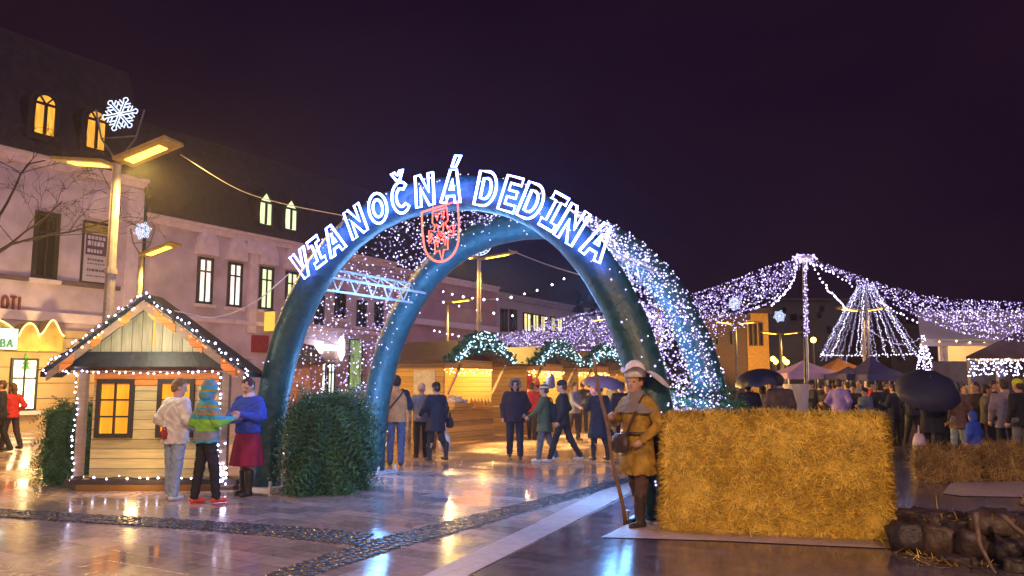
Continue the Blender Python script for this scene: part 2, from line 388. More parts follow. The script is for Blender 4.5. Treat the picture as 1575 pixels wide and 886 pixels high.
# A: ledge, windows, ornament, quoin strip
mb = MB(); z_l = ft(100, 434)[1]; fbox(mb, tA0, tAB - .9, z_l - .12, z_l + .05, .003, .12); mb.build('ledge', mat('dark_ledge', (.16, .11, .13), .7), hA)
mb = MB(); fbox(mb, tA0, tAB - .05, 3.9, 4.25, .003, .2); mb.build('string_course', M_trim, hA)
r_ = fwindow(hA, (50, 326, 89, 430), M_darkglass, ((.5,), (.7,)), fw=.14)
fwindow(hA, (-60, 318, -14, 424), M_darkglass, ((.5,), (.7,)), fw=.14)
t0, _ = ft(138, 330); t1, _ = ft(178, 330); pediment(hA, t0, t1, ft(158, 338)[1] - .1)
mb = MB(); tp0, _ = ft(198, 300); fbox(mb, tp0, tAB - .05, 4.3, 9.55, .003, .1); mb.build('corner_strip', M_trim, hA)
dp = MB(); dp.tube([fp(tAB, 9.5, .35), fp(tAB, 9.2, .14), fp(tAB, .1, .14)], .07, 8); dp.lathe([(.05, -.2), (.2, 0), (.2, .2), (.14, .25)], fp(tAB, 9.45, .32), 10); dp.build('drainpipe', M_dark, hA)
# arched dormers on A
def dormer(root, b, pane, arched=True, off=.30, bars=(.5,)):
    t0, zc = ft(b[0], (b[1] + b[3]) / 2, off); t1, _ = ft(b[2], (b[1] + b[3]) / 2, off); _, z1 = ft((b[0] + b[2]) / 2, b[1], off); _, z0 = ft((b[0] + b[2]) / 2, b[3], off)
    c, hw = (t0 + t1) / 2, (t1 - t0) / 2
    def outline(g, zt):
        if arched:
            zr = z1 - hw
            return [(c - hw - g, z0 - g), (c + hw + g, z0 - g)] + [(c + (hw + g) * math.cos(a), zr + (hw + g) * math.sin(a)) for a in [i * PI / 12 for i in range(13)]]
        zr = z0 + (z1 - z0) * .72
        return [(c - hw - g, z0 - g), (c + hw + g, z0 - g), (c + hw + g, zr), (c, z1 + g * 1.4), (c - hw - g, zr)]
    body = MB(); body.prism([fp(t, z, off - .001) for t, z in outline(.22, 0)], FN * -1.6); d = body.build('dormer', M_roof, root)
    pn = MB(); pn.prism([fp(t, z, off + .002) for t, z in outline(0, 0)], FN * .03); pn.build('pane', pane, d)
    fr = MB(); ol = outline(.03, 0)
    fr.tube([fp(t, z, off + .05) for t, z in ol], .055, 6, closed=True)
    zb = z1 - hw if arched else z0 + (z1 - z0) * .70
    fr.bar(fp(t0, zb, off + .05), fp(t1, zb, off + .05), .09, .09); fr.bar(fp(c, z0, off + .055), fp(c, zb, off + .055), .10, .10, FU)
    if arched:
        for a in (PI * .28, PI * .72): fr.bar(fp(c, zb, off + .05), fp(c + hw * math.cos(a), zb + hw * math.sin(a), off + .05), .06, .06)
    fr.build('dormer_frame', M_frame, d)
dormer(hA, (53, 146, 84, 207), M_wino); dormer(hA, (133, 171, 161, 229), M_wino)
dormer(hB, (399, 297, 417, 345), M_wing, False); dormer(hB, (438, 308, 455, 353), M_wing, False)
# B windows
for b, p in (((302, 396, 326, 468), M_winw), ((349, 404, 371, 473), M_winw), ((398, 411, 419, 477), M_wing), ((438, 418, 457, 480), M_wing)):
    t0, t1, z0, z1 = fwindow(hB, b, p, ((.5,), (.7,)), fw=.12); pediment(hB, t0, t1, z1)
for b in ((483, 454, 497, 500), (514, 446, 530, 490), (548, 462, 562, 503), (575, 466, 588, 505)): fwindow(hB, b, M_darkglass, ((.5,), (.7,)), fw=.1)
mb = MB(); t0, _ = ft(381, 440); t1, _ = ft(393, 440); fbox(mb, t0, t1, 4.0, 8.2, .003, .14); fbox(mb, t0 - .3, t1 + .3, 7.7, 8.25, .003, .25); mb.build('pilaster', M_trim, hB)
mb = MB(); fbox(mb, tAB + .1, tBC, 4.35, 4.55, .003, .14); mb.build('string_course', M_trim, hB)
# C ledge, D windows
mb = MB(); zc_ = ft(700, 505)[1]; fbox(mb, tBC + .1, tCD, zc_, zc_ + .35, .003, .25); mb.build('ledge', M_trim, hC)
for b, p in (((769, 475, 780, 511), M_darkglass), ((783, 476, 794, 511), M_darkglass), ((804, 481, 816, 511), M_winy), ((818, 483, 828, 511), M_winy), ((830, 485, 838, 511), M_winy), ((846, 487, 853, 511), M_winy), ((856, 489, 864, 511), M_winy)):
    fwindow(hD, b, p, ((.5,), ()), fw=.1)
for b in ((886, 452, 896, 476), (908, 458, 916, 480), (928, 462, 935, 482)): dormer(hD, b, M_darkglass, False, .3)
# ground floor shop front on A
t0, _ = ft(-120, 600); t1, _ = ft(150, 600)
mb = MB(); fbox(mb, t0, tAB - .1, 0, 3.6, .003, .30); sf = mb.build('shop_front', M_stone, hA)
j = MB()
for z in (.55, 1.1, 1.65, 2.2, 2.75, 3.3): fbox(j, t0, tAB - .12, z, z + .03, .302, .315)
j.build('stone_joint', mat('joint', (.2, .13, .07), .9), sf)
fwindow(hA, (14, 551, 56, 632), litpane('shop_pane', (1, .80, .40), 5.0, 5.0, .6), ((.5,), (.62,)), .302, .08, M_dark, .08, 'shop_window')
fwindow(hA, (-70, 548, -30, 640), litpane('shop_pane', (1, .80, .40), 5.0, 5.0, .6), ((.5,), (.62,)), .302, .08, M_dark, .08, 'shop_window')
tw0 = ft(20, 590, .3)[0]; tw1 = ft(52, 590, .3)[0]
mb = MB()   # little fir tree transfer on the shop pane
for k in range(3): mb.prism([fp((tw0 + tw1) / 2 + dx, 2.15 + k * .16 + dz, .36) for dx, dz in ((-.20 + k * .05, 0), (.20 - k * .05, 0), (0, .26))], FN * (.004 + .001 * k))
mb.build('window_tree', mat('green_transfer', (.06, .4, .08), .5), sf)
# canopies over the shop (lit scalloped boxes)
cn = MB()
def canopy_poly(a, b, y0, y1):
    ta, _ = ft(a, y1, .9); tb, _ = ft(b, y1, .9); za = ft((a + b) / 2, y1, .9)[1]; zb = ft((a + b) / 2, y0, .9)[1]
    return [(ta, za), (tb, za)] + [(tb - (tb - ta) * i / 10, za + (zb - za) * (.5 + .5 * math.sin(PI * i / 10) ** (2 if a > 50 else .7))) for i in range(11)]
pls = [canopy_poly(-60, 24, 490, 537), canopy_poly(26, 58, 497, 540), canopy_poly(58, 96, 492, 540)]
for p in pls: cn.prism([fp(t, z, .32) for t, z in p], FN * .6)
cno = cn.build('canopy', mat('ochre_canopy', (.34, .24, .07), .7, .4, 2), sf)
ro = MB()
for p in pls: ro.tube([fp(t, z, .96) for t, z in p[2:]], .03, 6)
ro.build('rope_light', em('rope_light', (1, .70, .22), 2.5), cno)
# signs
GLY = {}
def ringpts(cx, cy, rx, ry, a0=0, a1=360, n=16): return [(cx + rx * math.cos(math.radians(a0 + (a1 - a0) * i / n)), cy + ry * math.sin(math.radians(a0 + (a1 - a0) * i / n))) for i in range(n + 1)]
STROKE = {'O': [ringpts(.35, .5, .3, .45)], 'T': [[(0, .95), (.66, .95)], [(.33, .95), (.33, 0)]], 'I': [[(.12, 0), (.12, 1)]],
          'B': [[(.06, 0), (.06, 1)], [(.06, .96), (.35, .95), (.5, .85), (.5, .65), (.38, .53), (.06, .52)], [(.38, .53), (.56, .4), (.56, .16), (.4, .04), (.06, .04)]],
          'A': [[(0, 0), (.33, 1), (.66, 0)], [(.13, .34), (.53, .34)]]}
def sign_text(word, px0, px1, y0, y1, off, m, name, parent, wgt=.16, label=None):
    t0 = ft(px0, (y0 + y1) / 2, off)[0]; t1 = ft(px1, (y0 + y1) / 2, off)[0]; zt = ft((px0 + px1) / 2, y0, off)[1]; zb = ft((px0 + px1) / 2, y1, off)[1]
    H_ = zt - zb; adv = (t1 - t0) / len(word)
    for k, ch in enumerate(word):
        b = MB()
        for q, st in enumerate(STROKE[ch]):
            for a, c in zip(st, st[1:]): b.bar(fp(t0 + adv * (k + a[0] * 1.15), zb + H_ * a[1], off + .03), fp(t0 + adv * (k + c[0] * 1.15), zb + H_ * c[1], off + .03), wgt * H_, .06 + .004 * q, FN)
        b.build('letter', m, parent)
rs = thing('fascia_lettering', 'red brown shop lettering OTI on the lilac wall above the shop', 'sign', fp(ft(20, 466)[0], 3.6, 0))
sign_text('OTI', 2, 40, 456, 477, .003, mat('red_letter', (.25, .05, .04), .5), 'letter', rs)
sb = thing('lightbox_sign', 'white lit sign board with green letters BA on the shop canopy', 'sign', fp(ft(4, 520, .95)[0], 3.0, .95))
mb = MB(); ta, _ = ft(-50, 515, .95); tb, _ = ft(26, 515, .95); zb_ = ft(5, 537, .95)[1]; zt_ = ft(5, 505, .95)[1]; fbox(mb, ta, tb, zb_, zt_, .93, 1.02); mb.build('board', em('sign_board', (.9, 1, .78), 1.6), sb)
sign_text('BA', 0, 21, 522, 534, 1.02, mat('green_letter', (.02, .22, .10), .5), 'letter', sb, .2)
# poster
t0, _ = ft(128, 390, .02); t1, _ = ft(165, 390, .02); z1 = ft(146, 345, .02)[1]; z0 = ft(146, 434, .02)[1]
ps = thing('banner', 'white and purple text banner with a yellow head strip on the lilac wall', 'banner', fp((t0 + t1) / 2, z0, .1))
mb = MB(); fbox(mb, t0 - .08, t1 + .08, z0 - .1, z1 + .1, .003, .05); mb.build('frame', M_frame, ps)
mb = MB(); fbox(mb, t0, t1, z0, z1, .052, .07); bd = mb.build('sheet', mat('banner_white', (.55, .50, .62), .6, .08, 3, 0), ps)
H_ = z1 - z0
mb = MB(); fbox(mb, t0, t1, z0 + H_ * .84, z1, .071, .078); mb.build('head_strip', mat('banner_yellow', (.42, .34, .10), .6), bd)
mb = MB(); fbox(mb, t0 + .05, t1 - .02, z0 + H_ * .46, z0 + H_ * .82, .071, .078); mb.build('purple_panel', mat('banner_purple', (.10, .045, .14), .6), bd)
rng = random.Random(5)
for zz, hh in ((.73, .06), (.62, .08), (.50, .06)):
    mb = MB()
    x = t0 + .12
    while x < t1 - .25:
        ww = rng.uniform(.06, .13); fbox(mb, x, x + ww, z0 + H_ * zz, z0 + H_ * (zz + hh), .079, .083); x += ww + .035
    mb.build('text_line', mat('banner_text', (.6, .55, .66), .6), bd)
for zz, hh in ((.36, .035), (.30, .02), (.18, .04), (.09, .02)):
    mb = MB()
    x = t0 + .15
    while x < t1 - .2:
        ww = rng.uniform(.05, .12); fbox(mb, x, x + ww, z0 + H_ * zz, z0 + H_ * (zz + hh), .071, .075); x += ww + .03
    mb.build('text_line', mat('banner_ink', (.12, .08, .16), .6), bd)
# small shop signs seen beyond the arch leg
sg = thing('hanging_sign', 'small yellow lit sign on the pink house left of the arch', 'sign', fp(ft(402, 500)[0], 3.5, 0))
t0 = ft(402, 495)[0]; mb = MB(); z = ft(402, 495)[1]; mb.pbox(fp(t0, z, .55), FU * .05, FN * .3, UZ * .45); mb.build('board', em('yellow_board', (1, .6, .08), 1.0), sg)
mb = MB(); mb.bar(fp(t0, z + .5, .0), fp(t0, z + .5, .9), .05, .05); mb.build('bracket', M_dark, sg)
sg = thing('shop_sign', 'dark red shop sign board low on the pink house', 'sign', fp(ft(395, 530)[0], 2.4, 0))
t0 = ft(386, 530)[0]; t1 = ft(410, 530)[0]; za = ft(398, 542)[1]; zb = ft(398, 516)[1]; mb = MB(); fbox(mb, t0, t1, za, zb, .003, .15); mb.build('board', mat('red_board', (.35, .03, .05), .5), sg)
# lit shop below, behind the light net
t0 = ft(468, 575)[0]; t1 = ft(560, 575)[0]
mb = MB(); fbox(mb, t0, t1, 0, 3.5, .003, .2); s2 = mb.build('shop_front', mat('rose_stone', (.40, .27, .25), .8), hB)
for b, mm in (((479, 556, 500, 606), 'pale_shop_pane'), ((503, 558, 514, 606), 'pale_shop_pane')): fwindow(hB, b, litpane(mm, (.9, 1, .72), 1.4, 3.0, .7), ((.5,), (.7,)), .202, .07, M_dark, .07, 'shop_window')
fwindow(hB, (536, 522, 556, 600), litpane('green_ad_pane', (.5, .7, .25), .32, 4.0, .7), ((), ()), .202, .05, M_dark, .07, 'shop_window')
ss = thing('illuminated_sign', 'white glowing key shaped shop sign behind the light net', 'sign', fp(ft(505, 535, .4)[0], 3.4, .4))
mb = MB(); e1 = ft(490, 534, .4); e2 = ft(517, 536, .4); zc = e1[1]; M_ws = em('white_sign', (1, .97, 1), 3.0)
fbox(mb, e1[0], e2[0], zc - .14, zc + .14, .36, .46); mb.pbox(fp(e1[0], zc, .41), FU * .25, FN * .06, UZ * .3); mb.build('key_bar', M_ws, ss)
e3 = ft(525, 536, .4); mb = MB(); mb.prism([fp(e3[0] + a, zc + b, .36) for a, b in ((-.2, -.3), (0, -.65), (.2, -.3), (.2, .4), (0, .65), (-.2, .4))], FN * .1); mb.build('pointer', M_ws, ss)
# far buildings
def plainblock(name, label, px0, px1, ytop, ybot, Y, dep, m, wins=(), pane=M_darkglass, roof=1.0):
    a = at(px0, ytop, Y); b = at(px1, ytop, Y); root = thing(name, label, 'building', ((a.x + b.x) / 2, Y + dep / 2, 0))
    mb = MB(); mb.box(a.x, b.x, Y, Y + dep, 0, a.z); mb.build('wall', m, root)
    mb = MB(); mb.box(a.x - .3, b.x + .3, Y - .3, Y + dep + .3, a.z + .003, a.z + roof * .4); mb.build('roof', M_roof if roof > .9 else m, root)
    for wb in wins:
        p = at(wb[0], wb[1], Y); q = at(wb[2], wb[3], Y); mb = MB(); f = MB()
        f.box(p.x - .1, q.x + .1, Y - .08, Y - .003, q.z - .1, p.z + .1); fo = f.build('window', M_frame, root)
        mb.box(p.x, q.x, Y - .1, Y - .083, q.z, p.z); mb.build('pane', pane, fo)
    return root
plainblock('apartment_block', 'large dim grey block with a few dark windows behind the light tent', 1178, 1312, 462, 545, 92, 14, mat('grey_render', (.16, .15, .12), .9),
           [(1204, 474, 1208, 480), (1217, 484, 1225, 492), (1231, 486, 1237, 490), (1262, 472, 1267, 478), (1258, 482, 1262, 488), (1233, 503, 1237, 516), (1272, 503, 1277, 512), (1284, 506, 1288, 514)], M_darkglass, .5)
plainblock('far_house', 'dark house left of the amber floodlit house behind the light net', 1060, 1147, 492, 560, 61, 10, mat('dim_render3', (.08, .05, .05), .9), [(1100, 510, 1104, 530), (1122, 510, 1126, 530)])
plainblock('corner_house', 'amber floodlit corner house with tall dark windows behind the light net', 1148, 1181, 482, 560, 62, 12, mat('amber_render', (.5, .27, .07), .8),
           [(1153, 500, 1156, 530), (1160, 500, 1163, 530), (1168, 498, 1172, 530)])
light('house_floodlight', 'SPOT', at(1165, 555, 55), 2600, AMBER, .3, at(1165, 500, 62), 1.6)
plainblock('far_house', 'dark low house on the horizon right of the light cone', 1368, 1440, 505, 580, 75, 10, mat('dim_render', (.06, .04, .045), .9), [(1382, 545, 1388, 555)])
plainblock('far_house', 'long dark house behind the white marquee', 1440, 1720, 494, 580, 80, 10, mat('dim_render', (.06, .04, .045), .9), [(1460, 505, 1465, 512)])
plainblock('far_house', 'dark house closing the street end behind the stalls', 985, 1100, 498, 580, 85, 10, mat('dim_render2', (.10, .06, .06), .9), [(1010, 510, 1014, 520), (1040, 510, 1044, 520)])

# ------------------------------------------------------------------ street lamps
M_head = mat('lamp_head', (.45, .30, .10), .4, bump=0)
M_lampglow = em('sodium_glow', (1.0, .50, .025), 12.0)
def flake_mesh(r, kind='flake'):
    mb = MB(); T = r * .034
    if kind == 'flake':
        for k in range(6):
            a = k * PI / 3 + .2; d = Vector((math.cos(a), 0, math.sin(a))); n_ = Vector((-d.z, 0, d.x))
            for sgn in (-1, 1):
                mb.tube([n_ * sgn * r * .07, d * r * .72 + n_ * sgn * r * .07, d * r * .90 + n_ * sgn * r * .14, d * r + n_ * sgn * r * .02], T, 5)
                for q, ln in ((.42, .34), (.62, .26)): mb.tube([d * r * q + n_ * sgn * r * .07, d * r * (q + ln * .55) + n_ * sgn * r * (ln + .07)], T, 5)
    else:
        for rr in (1.0, .8):
            mb.tube([Vector((rr * r * math.cos(a), 0, rr * r * math.sin(a))) for a in [PI * (1.02 + .96 * i / 14) for i in range(15)]], T, 5)
        for i in range(10):
            a = PI * (1.05 + .9 * i / 9); mb.tube([Vector((q * r * math.cos(a + dq), 0, q * r * math.sin(a + dq))) for q, dq in ((.8, -.06), (1, .06))], T, 5)
    return mb
def street_lamp(label, px, ytop, Y, heads=2, head_len=1.15, yaw=-.35, deco=None, deco_r=.33, scale=1.0, pr=.085, group='street lamps', tilt=.25):
    top = at(px, ytop, Y); h = top.z; base = Vector((top.x, top.y, 0))
    root = thing('street_lamp', label, 'street lamp', base, 0, group)
    mb = MB(); mb.lathe([(pr * 1.7, 0), (pr * 1.7, .35), (pr * 1.1, .5), (pr, h * .5), (pr * .8, h)], (0, 0, 0), 12); mb.lathe([(pr * 1.25, 0), (pr * 1.25, .12)], (0, 0, h * .62), 12); mb.build('pole', M_post, root, True, smooth=False)
    for s in ([1, -1] if heads == 2 else [1]):
        d = Vector((math.cos(yaw) * s, math.sin(yaw) * s, 0)); sd = Vector((-d.y, d.x, 0)); up = UZ
        d2 = (d + up * (tilt if s > 0 else .12)).normalized(); u2 = d2.cross(sd).normalized()
        if u2.z < 0: u2 = -u2
        c = Vector((0, 0, h)) + d2 * (head_len * .55 + .08)
        mb = MB(); mb.pbox(c, d2 * head_len * .5, sd * .24 * head_len, u2 * .035); mb.bar(Vector((0, 0, h)), Vector((0, 0, h)) + d2 * .15, .07, .07)
        ho = mb.build('lamp_head', M_head, root, True)
        mb = MB(); mb.pbox(c - u2 * .042 - d2 * head_len * .05, d2 * head_len * .33, sd * .10 * head_len, u2 * .005); mb.build('lens', M_lampglow, ho, True)
    if deco:
        z0 = h + .05; r = deco_r; fr = MB()
        if deco == 'flake':
            q = [(0, 0), (r * .95, r * 1.35), (r * 1.35, r * 3.0)]
            for s in (-1, 1): fr.tube([(s * a, 0, z0 + b) for a, b in q], .022, 6)
            fr.tube([(-r * .95, 0, z0 + r * 1.35), (r * .95, 0, z0 + r * 1.5)], .018, 6)
            fr.build('bracket', M_metal, root, True); zc = z0 + r * 2.75
        else:
            fr.tube([(0, 0, z0 - .05), (0, 0, z0 + .1)], .03, 6); fr.build('bracket', M_metal, root, True); zc = z0 + r + .08
        f = flake_mesh(r, deco); f.V = [(v[0], v[1], v[2] + zc) for v in f.V]; f.build('light_motif', M_flake, root, True)
    return root, base, h
def lamp_light(base, h, d, e, col=AMBER, off=.5):
    p = Vector((base.x + d[0] * off, base.y + d[1] * off, h - .12)); light('street_lamp_light', 'SPOT', p, e, col, .2, p + Vector((d[0] * .35, d[1] * .35, -1)), 2.7, .5)
_, b1, h1 = street_lamp('tall twin head street lamp with a big lit snowflake on top behind the wooden hut', 180, 253, 17.5, 2, 1.35, -.25, 'flake', .40, pr=.11, tilt=.30)
lamp_light(b1, h1, (.9, -.3), 2000, off=.7); lamp_light(b1, h1, (-.9, .3), 1500, off=.7)
_, b2_, h2 = street_lamp('street lamp with a small lit snowflake in front of the pink house', 217, 395, 29, 1, 1.35, -.25, 'flake', .33, pr=.11, tilt=.30)
lamp_light(b2_, h2, (.9, -.3), 1300, off=.7)
_, b3, h3 = street_lamp('twin head street lamp with a lit crescent seen through the arch', 737, 398, 30, 2, 1.3, .35, 'crescent', .46, pr=.09, tilt=.22)
lamp_light(b3, h3, (.9, .3), 1300, off=.7); lamp_light(b3, h3, (-.9, -.3), 900, off=.7)
_, b4, h4 = street_lamp('short single head lamp beside the rose house seen through the arch', 688, 465, 40, 1, 1.2, -.2, None, pr=.09, tilt=.1)
lamp_light(b4, h4, (.9, -.2), 1300, off=.7)
_, b5, h5 = street_lamp('twin head lamp hung with cone of light strings at the right', 1326, 478, 31, 2, .8, 0, None, pr=.07, tilt=.15)
lamp_light(b5, h5, (.9, -.2), 500)
_, b6, h6 = street_lamp('distant twin head lamp topped with white star before grey block', 1200, 514, 52, 2, 1.2, 0, 'flake', .40, pr=.09, tilt=.1)
lamp_light(b6, h6, (.9, -.2), 900)
_, b7, h7 = street_lamp('distant twin head lamp topped with a ring motif beside the arch', 1131, 498, 48, 2, 1.2, 0, 'flake', .42, pr=.08, tilt=.1)
lamp_light(b7, h7, (.9, -.2), 700)
_, b8, h8 = street_lamp('small amber lamp beyond the arch right of the grey house', 905, 494, 60, 1, 1.5, .1, None, pr=.08, tilt=.15)
_, b9, h9 = street_lamp('amber lamp glimpsed through the light net on the right arch side', 1012, 466, 33, 1, .8, .1, None, pr=.06, tilt=.15)
def globe_lamp(label, px, py, Y, r=.22):
    p = at(px, py, Y); root = thing('globe_lamp', label, 'street lamp', (p.x, p.y, 0), 0, 'distant globe lamps')
    mb = MB(); mb.tube([(0, 0, 0), (0, 0, p.z - r)], .05, 8); mb.build('pole', M_post, root, True)
    mb = MB(); mb.ell((0, 0, p.z), r, r, r, 10, 7); mb.build('globe', em('globe_glow', (1, .55, .08), 9), root, True)
globe_lamp('single amber globe lamp right of the tent pole', 1251, 523, 70, .25)
globe_lamp('left of the two amber lights over the marquee roof', 1434, 497, 82, .28)
globe_lamp('right of the two amber lights over the marquee roof', 1448, 496, 82, .3)
for k, (x, y) in enumerate(((1189, 552), (1193, 556), (1205, 553), (1210, 557))):
    globe_lamp(['uppermost left amber light low behind the purple canopy', 'lower left amber light low behind the purple canopy', 'taller right amber light low behind the purple canopy', 'rightmost low amber light touching the purple canopy'][k], x, y, 66, .22)
# street lamps that stand behind the photographer and light the foreground
_, bx, hx = street_lamp('street lamp standing behind the viewpoint lighting the straw wall', 787, 400, 6, 1, 1.2, 1.57, None)
_r = [o for o in COL.objects if o.get('label', '').startswith('street lamp standing behind')][0]; _r.location = (2.6, -4.5, 0)
light('street_lamp_light', 'SPOT', (2.6, -3.9, 6.6), 3300, (1.0, .60, .30), .25, (2.2, 6, 0), 2.6, .5)
_c = copy_tree(_r); _c.location = (-6.5, -4.0, 0); _c['label'] = 'street lamp standing behind the viewpoint lighting the wooden hut'
light('street_lamp_light', 'SPOT', (-6.5, -3.4, 6.6), 2600, (1.0, .60, .36), .25, (-6, 8, 0), 2.6, .5)
# two lights that the shop and the street throw on the facades
light('shop_light', 'POINT', fp(ft(30, 560)[0], 2.6, 2.4), 300, (1, .7, .25), .2)
# ------------------------------------------------------------------ the light arch
AFL, AFR = Vector((-3.87, 13.0, 0)), Vector((1.785, 9.81, 0))
AO = (AFL + AFR) / 2; AR = (AFR - AFL).normalized(); AD = Vector((-AR.y, AR.x, 0)); AHW = (AFR - AFL).length / 2; AL = 2.6; AHT = 4.30; AN = 2.25
def ac(th, g=0.0, d=0.0):
    c, s = math.cos(th), math.sin(th)
    x = (AHW + g) * math.copysign(abs(c) ** (2 / AN), c); z = (AHT + g) * abs(s) ** (2 / AN)
    return AO + AR * x + UZ * z + AD * d
def arch_fabric():
    m, nt, b = newmat('arch_fabric'); L = nt.links.new
    tc = N(nt, 'ShaderNodeTexCoord'); nz = N(nt, 'ShaderNodeTexNoise', i_Scale=9.0, i_Detail=4.0, i_Distortion=.4); L(tc.outputs['Object'], nz.inputs['Vector'])
    cr = N(nt, 'ShaderNodeValToRGB'); cr.color_ramp.elements[0].color = (.010, .050, .062, 1); cr.color_ramp.elements[1].color = (.018, .085, .105, 1); cr.color_ramp.elements[0].position = .3; cr.color_ramp.elements[1].position = .72
    L(nz.outputs['Fac'], cr.inputs['Fac']); L(cr.outputs['Color'], b.inputs['Base Color']); b.inputs['Roughness'].default_value = .42
    bp = N(nt, 'ShaderNodeBump', i_Strength=.6, i_Distance=.03); L(nz.outputs['Fac'], bp.inputs['Height']); L(bp.outputs['Normal'], b.inputs['Normal'])
    return m
M_arch = arch_fabric()
TH = [PI * i / 72 for i in range(73)]
arch = thing('light_arch', 'big blue entrance arch wrapped in light nets over the wet walkway', 'light arch', AO)
for k, d in enumerate((0, AL)):
    mb = MB(); pts = [ac(t, 0, d) for t in TH]; pts = [pts[0] - UZ * 0 + UZ * .05] + pts[1:-1] + [pts[-1] + UZ * .05]
    mb.tube(pts, [.245 + .004 * math.sin(i * 1.7) for i in range(73)], 20)
    mb.build('hoop', M_arch, arch, smooth=True)
rng = random.Random(21)
net = MB(); net.m = 0
seg = [0.0]
for a, b in zip(TH, TH[1:]): seg.append(seg[-1] + (ac(b) - ac(a)).length)
def th_at(q):
    q *= seg[-1]
    for i in range(72):
        if seg[i + 1] >= q: return TH[i] + (TH[i + 1] - TH[i]) * (q - seg[i]) / (seg[i + 1] - seg[i] + 1e-9)
    return PI
NS = 40
for k in range(NS):            # net wires run from hoop to hoop
    q = (k + .5) / NS * .92 + .04; g = .20
    net.tube([ac(th_at(min(1, max(0, q + .004 * math.sin(j * 2 + k)))), g - .25 * math.sin(PI * j / 6) * .3, AL * j / 6) for j in range(7)], .004, 3)
net.m = 1
for k in range(4700):
    q = rng.uniform(.02, .98) if k < 3500 else rng.uniform(.02, .42); u = rng.random(); g = .20 - .07 * math.sin(PI * u) + rng.uniform(-.05, .05)
    net.m = rng.choices((1, 2, 3), (6, 1, 4))[0]; net.bulb(ac(th_at(q), g, AL * u), rng.uniform(.009, .0175) * (1 if k < 3500 else .85))
net.build('light_net', [M_wire, M_netbulb, M_netbright, M_netdim], arch)
hb = MB(); hb.m = 0
for d, n_, lo in ((0, 260, -.6), (AL, 620, -.2)):
    for k in range(n_):
        q = rng.random(); th = th_at(q); ph = rng.uniform(lo, PI) if d == 0 else rng.uniform(-.8, PI + .8)
        p = ac(th); o = (ac(th, .3) - p).normalized() if True else None
        hb.bulb(ac(th, 0, d) + (o * math.sin(ph) + AD * math.cos(ph) * (1 if d == 0 else -1)) * .262, rng.uniform(.009, .017))
tag(hb.build('hoop_bulbs', [M_netbulb], arch), kind='stuff')  # loose bulbs set round both hoops, no netting between them
for q_, u_ in ((.12, .5), (.3, .5), (.5, .5), (.7, .5), (.88, .5)): light('net_glow', 'POINT', ac(th_at(q_), -.7, AL * u_), 200 if q_ < .4 else 120, (.16, .44, 1.0), .5)
# trusses joining the hoops
M_truss = mat('white_truss', (.62, .62, .68), .35, metal=.3, bump=0)
for sgn, th in ((1, PI * .735), (0, PI * .27)):
    mb = MB(); a0 = ac(th, -.05, 0); a1 = ac(th, -.05, AL); n_ = 6
    offs = [Vector((0, 0, .17)), Vector((0, 0, -.17)), AR * .22]
    for o in offs: mb.tube([a0 + o, a1 + o], .022, 6)
    for k in range(n_):
        p, q = a0.lerp(a1, k / n_), a0.lerp(a1, (k + 1) / n_); h_ = a0.lerp(a1, (k + .5) / n_)
        mb.tube([p + offs[1], h_ + offs[0], q + offs[1]], .014, 5); mb.tube([p + offs[2], h_ + offs[0], q + offs[2]], .010, 5)
    mb.build('truss', M_truss, arch)
for th in (0, PI):
    for d in (0, AL):
        p = ac(th, 0, d); mb = MB()
        mb.pbox(p + UZ * .02, AR * .40, AD * .28, UZ * .02)
        for a, b in ((1, 1), (1, -1), (-1, 1), (-1, -1)): mb.tube([p + AR * a * .36 + AD * b * .24 + UZ * .04, p + AR * a * .36 + AD * b * .24 + UZ * .14], .025, 8)
        mb.build('base_plate', M_truss, arch)
# ------------------------------------------------------------------ lettering VIANOCNA DEDINA
def arc(cx, cy, rx, ry, a0, a1, n=14): return [(cx + rx * math.cos(math.radians(a0 + (a1 - a0) * i / n)), cy + ry * math.sin(math.radians(a0 + (a1 - a0) * i / n))) for i in range(n + 1)]
LET = {
 'V': (.84, [[(0, 1), (.24, 1), (.42, .36), (.60, 1), (.84, 1), (.54, 0), (.30, 0)]]),
 'I': (.60, [[(0, 1), (.6, 1), (.6, .8), (.41, .8), (.41, .2), (.6, .2), (.6, 0), (0, 0), (0, .2), (.19, .2), (.19, .8), (0, .8)]]),
 'A': (.86, [[(0, 0), (.30, 1), (.56, 1), (.86, 0), (.63, 0), (.57, .2), (.29, .2), (.23, 0)], [(.345, .38), (.515, .38), (.43, .70)]]),
 'N': (.80, [[(0, 0), (0, 1), (.22, 1), (.58, .42), (.58, 1), (.8, 1), (.8, 0), (.58, 0), (.22, .58), (.22, 0)]]),
 'O': (.86, [arc(.43, .5, .43, .5, 0, 342, 19), arc(.43, .5, .22, .29, 0, 340, 17)]),
 'C': (.80, [arc(.43, .5, .43, .5, 45, 315, 18) + arc(.43, .5, .22, .29, 310, 50, 14)]),
 'D': (.80, [[(0, 0), (0, 1)] + arc(.38, .5, .42, .5, 90, -90, 14), [(.22, .2), (.22, .8)] + arc(.38, .5, .21, .3, 90, -90, 10)]),
 'E': (.66, [[(0, 0), (0, 1), (.66, 1), (.66, .8), (.22, .8), (.22, .6), (.58, .6), (.58, .41), (.22, .41), (.22, .2), (.66, .2), (.66, 0)]]),
}
CARON = [(.14, 1.36), (.30, 1.36), (.42, 1.24), (.54, 1.36), (.70, 1.36), (.50, 1.08), (.34, 1.08)]
ACUTE = [(.34, 1.08), (.46, 1.42), (.70, 1.42), (.52, 1.08)]
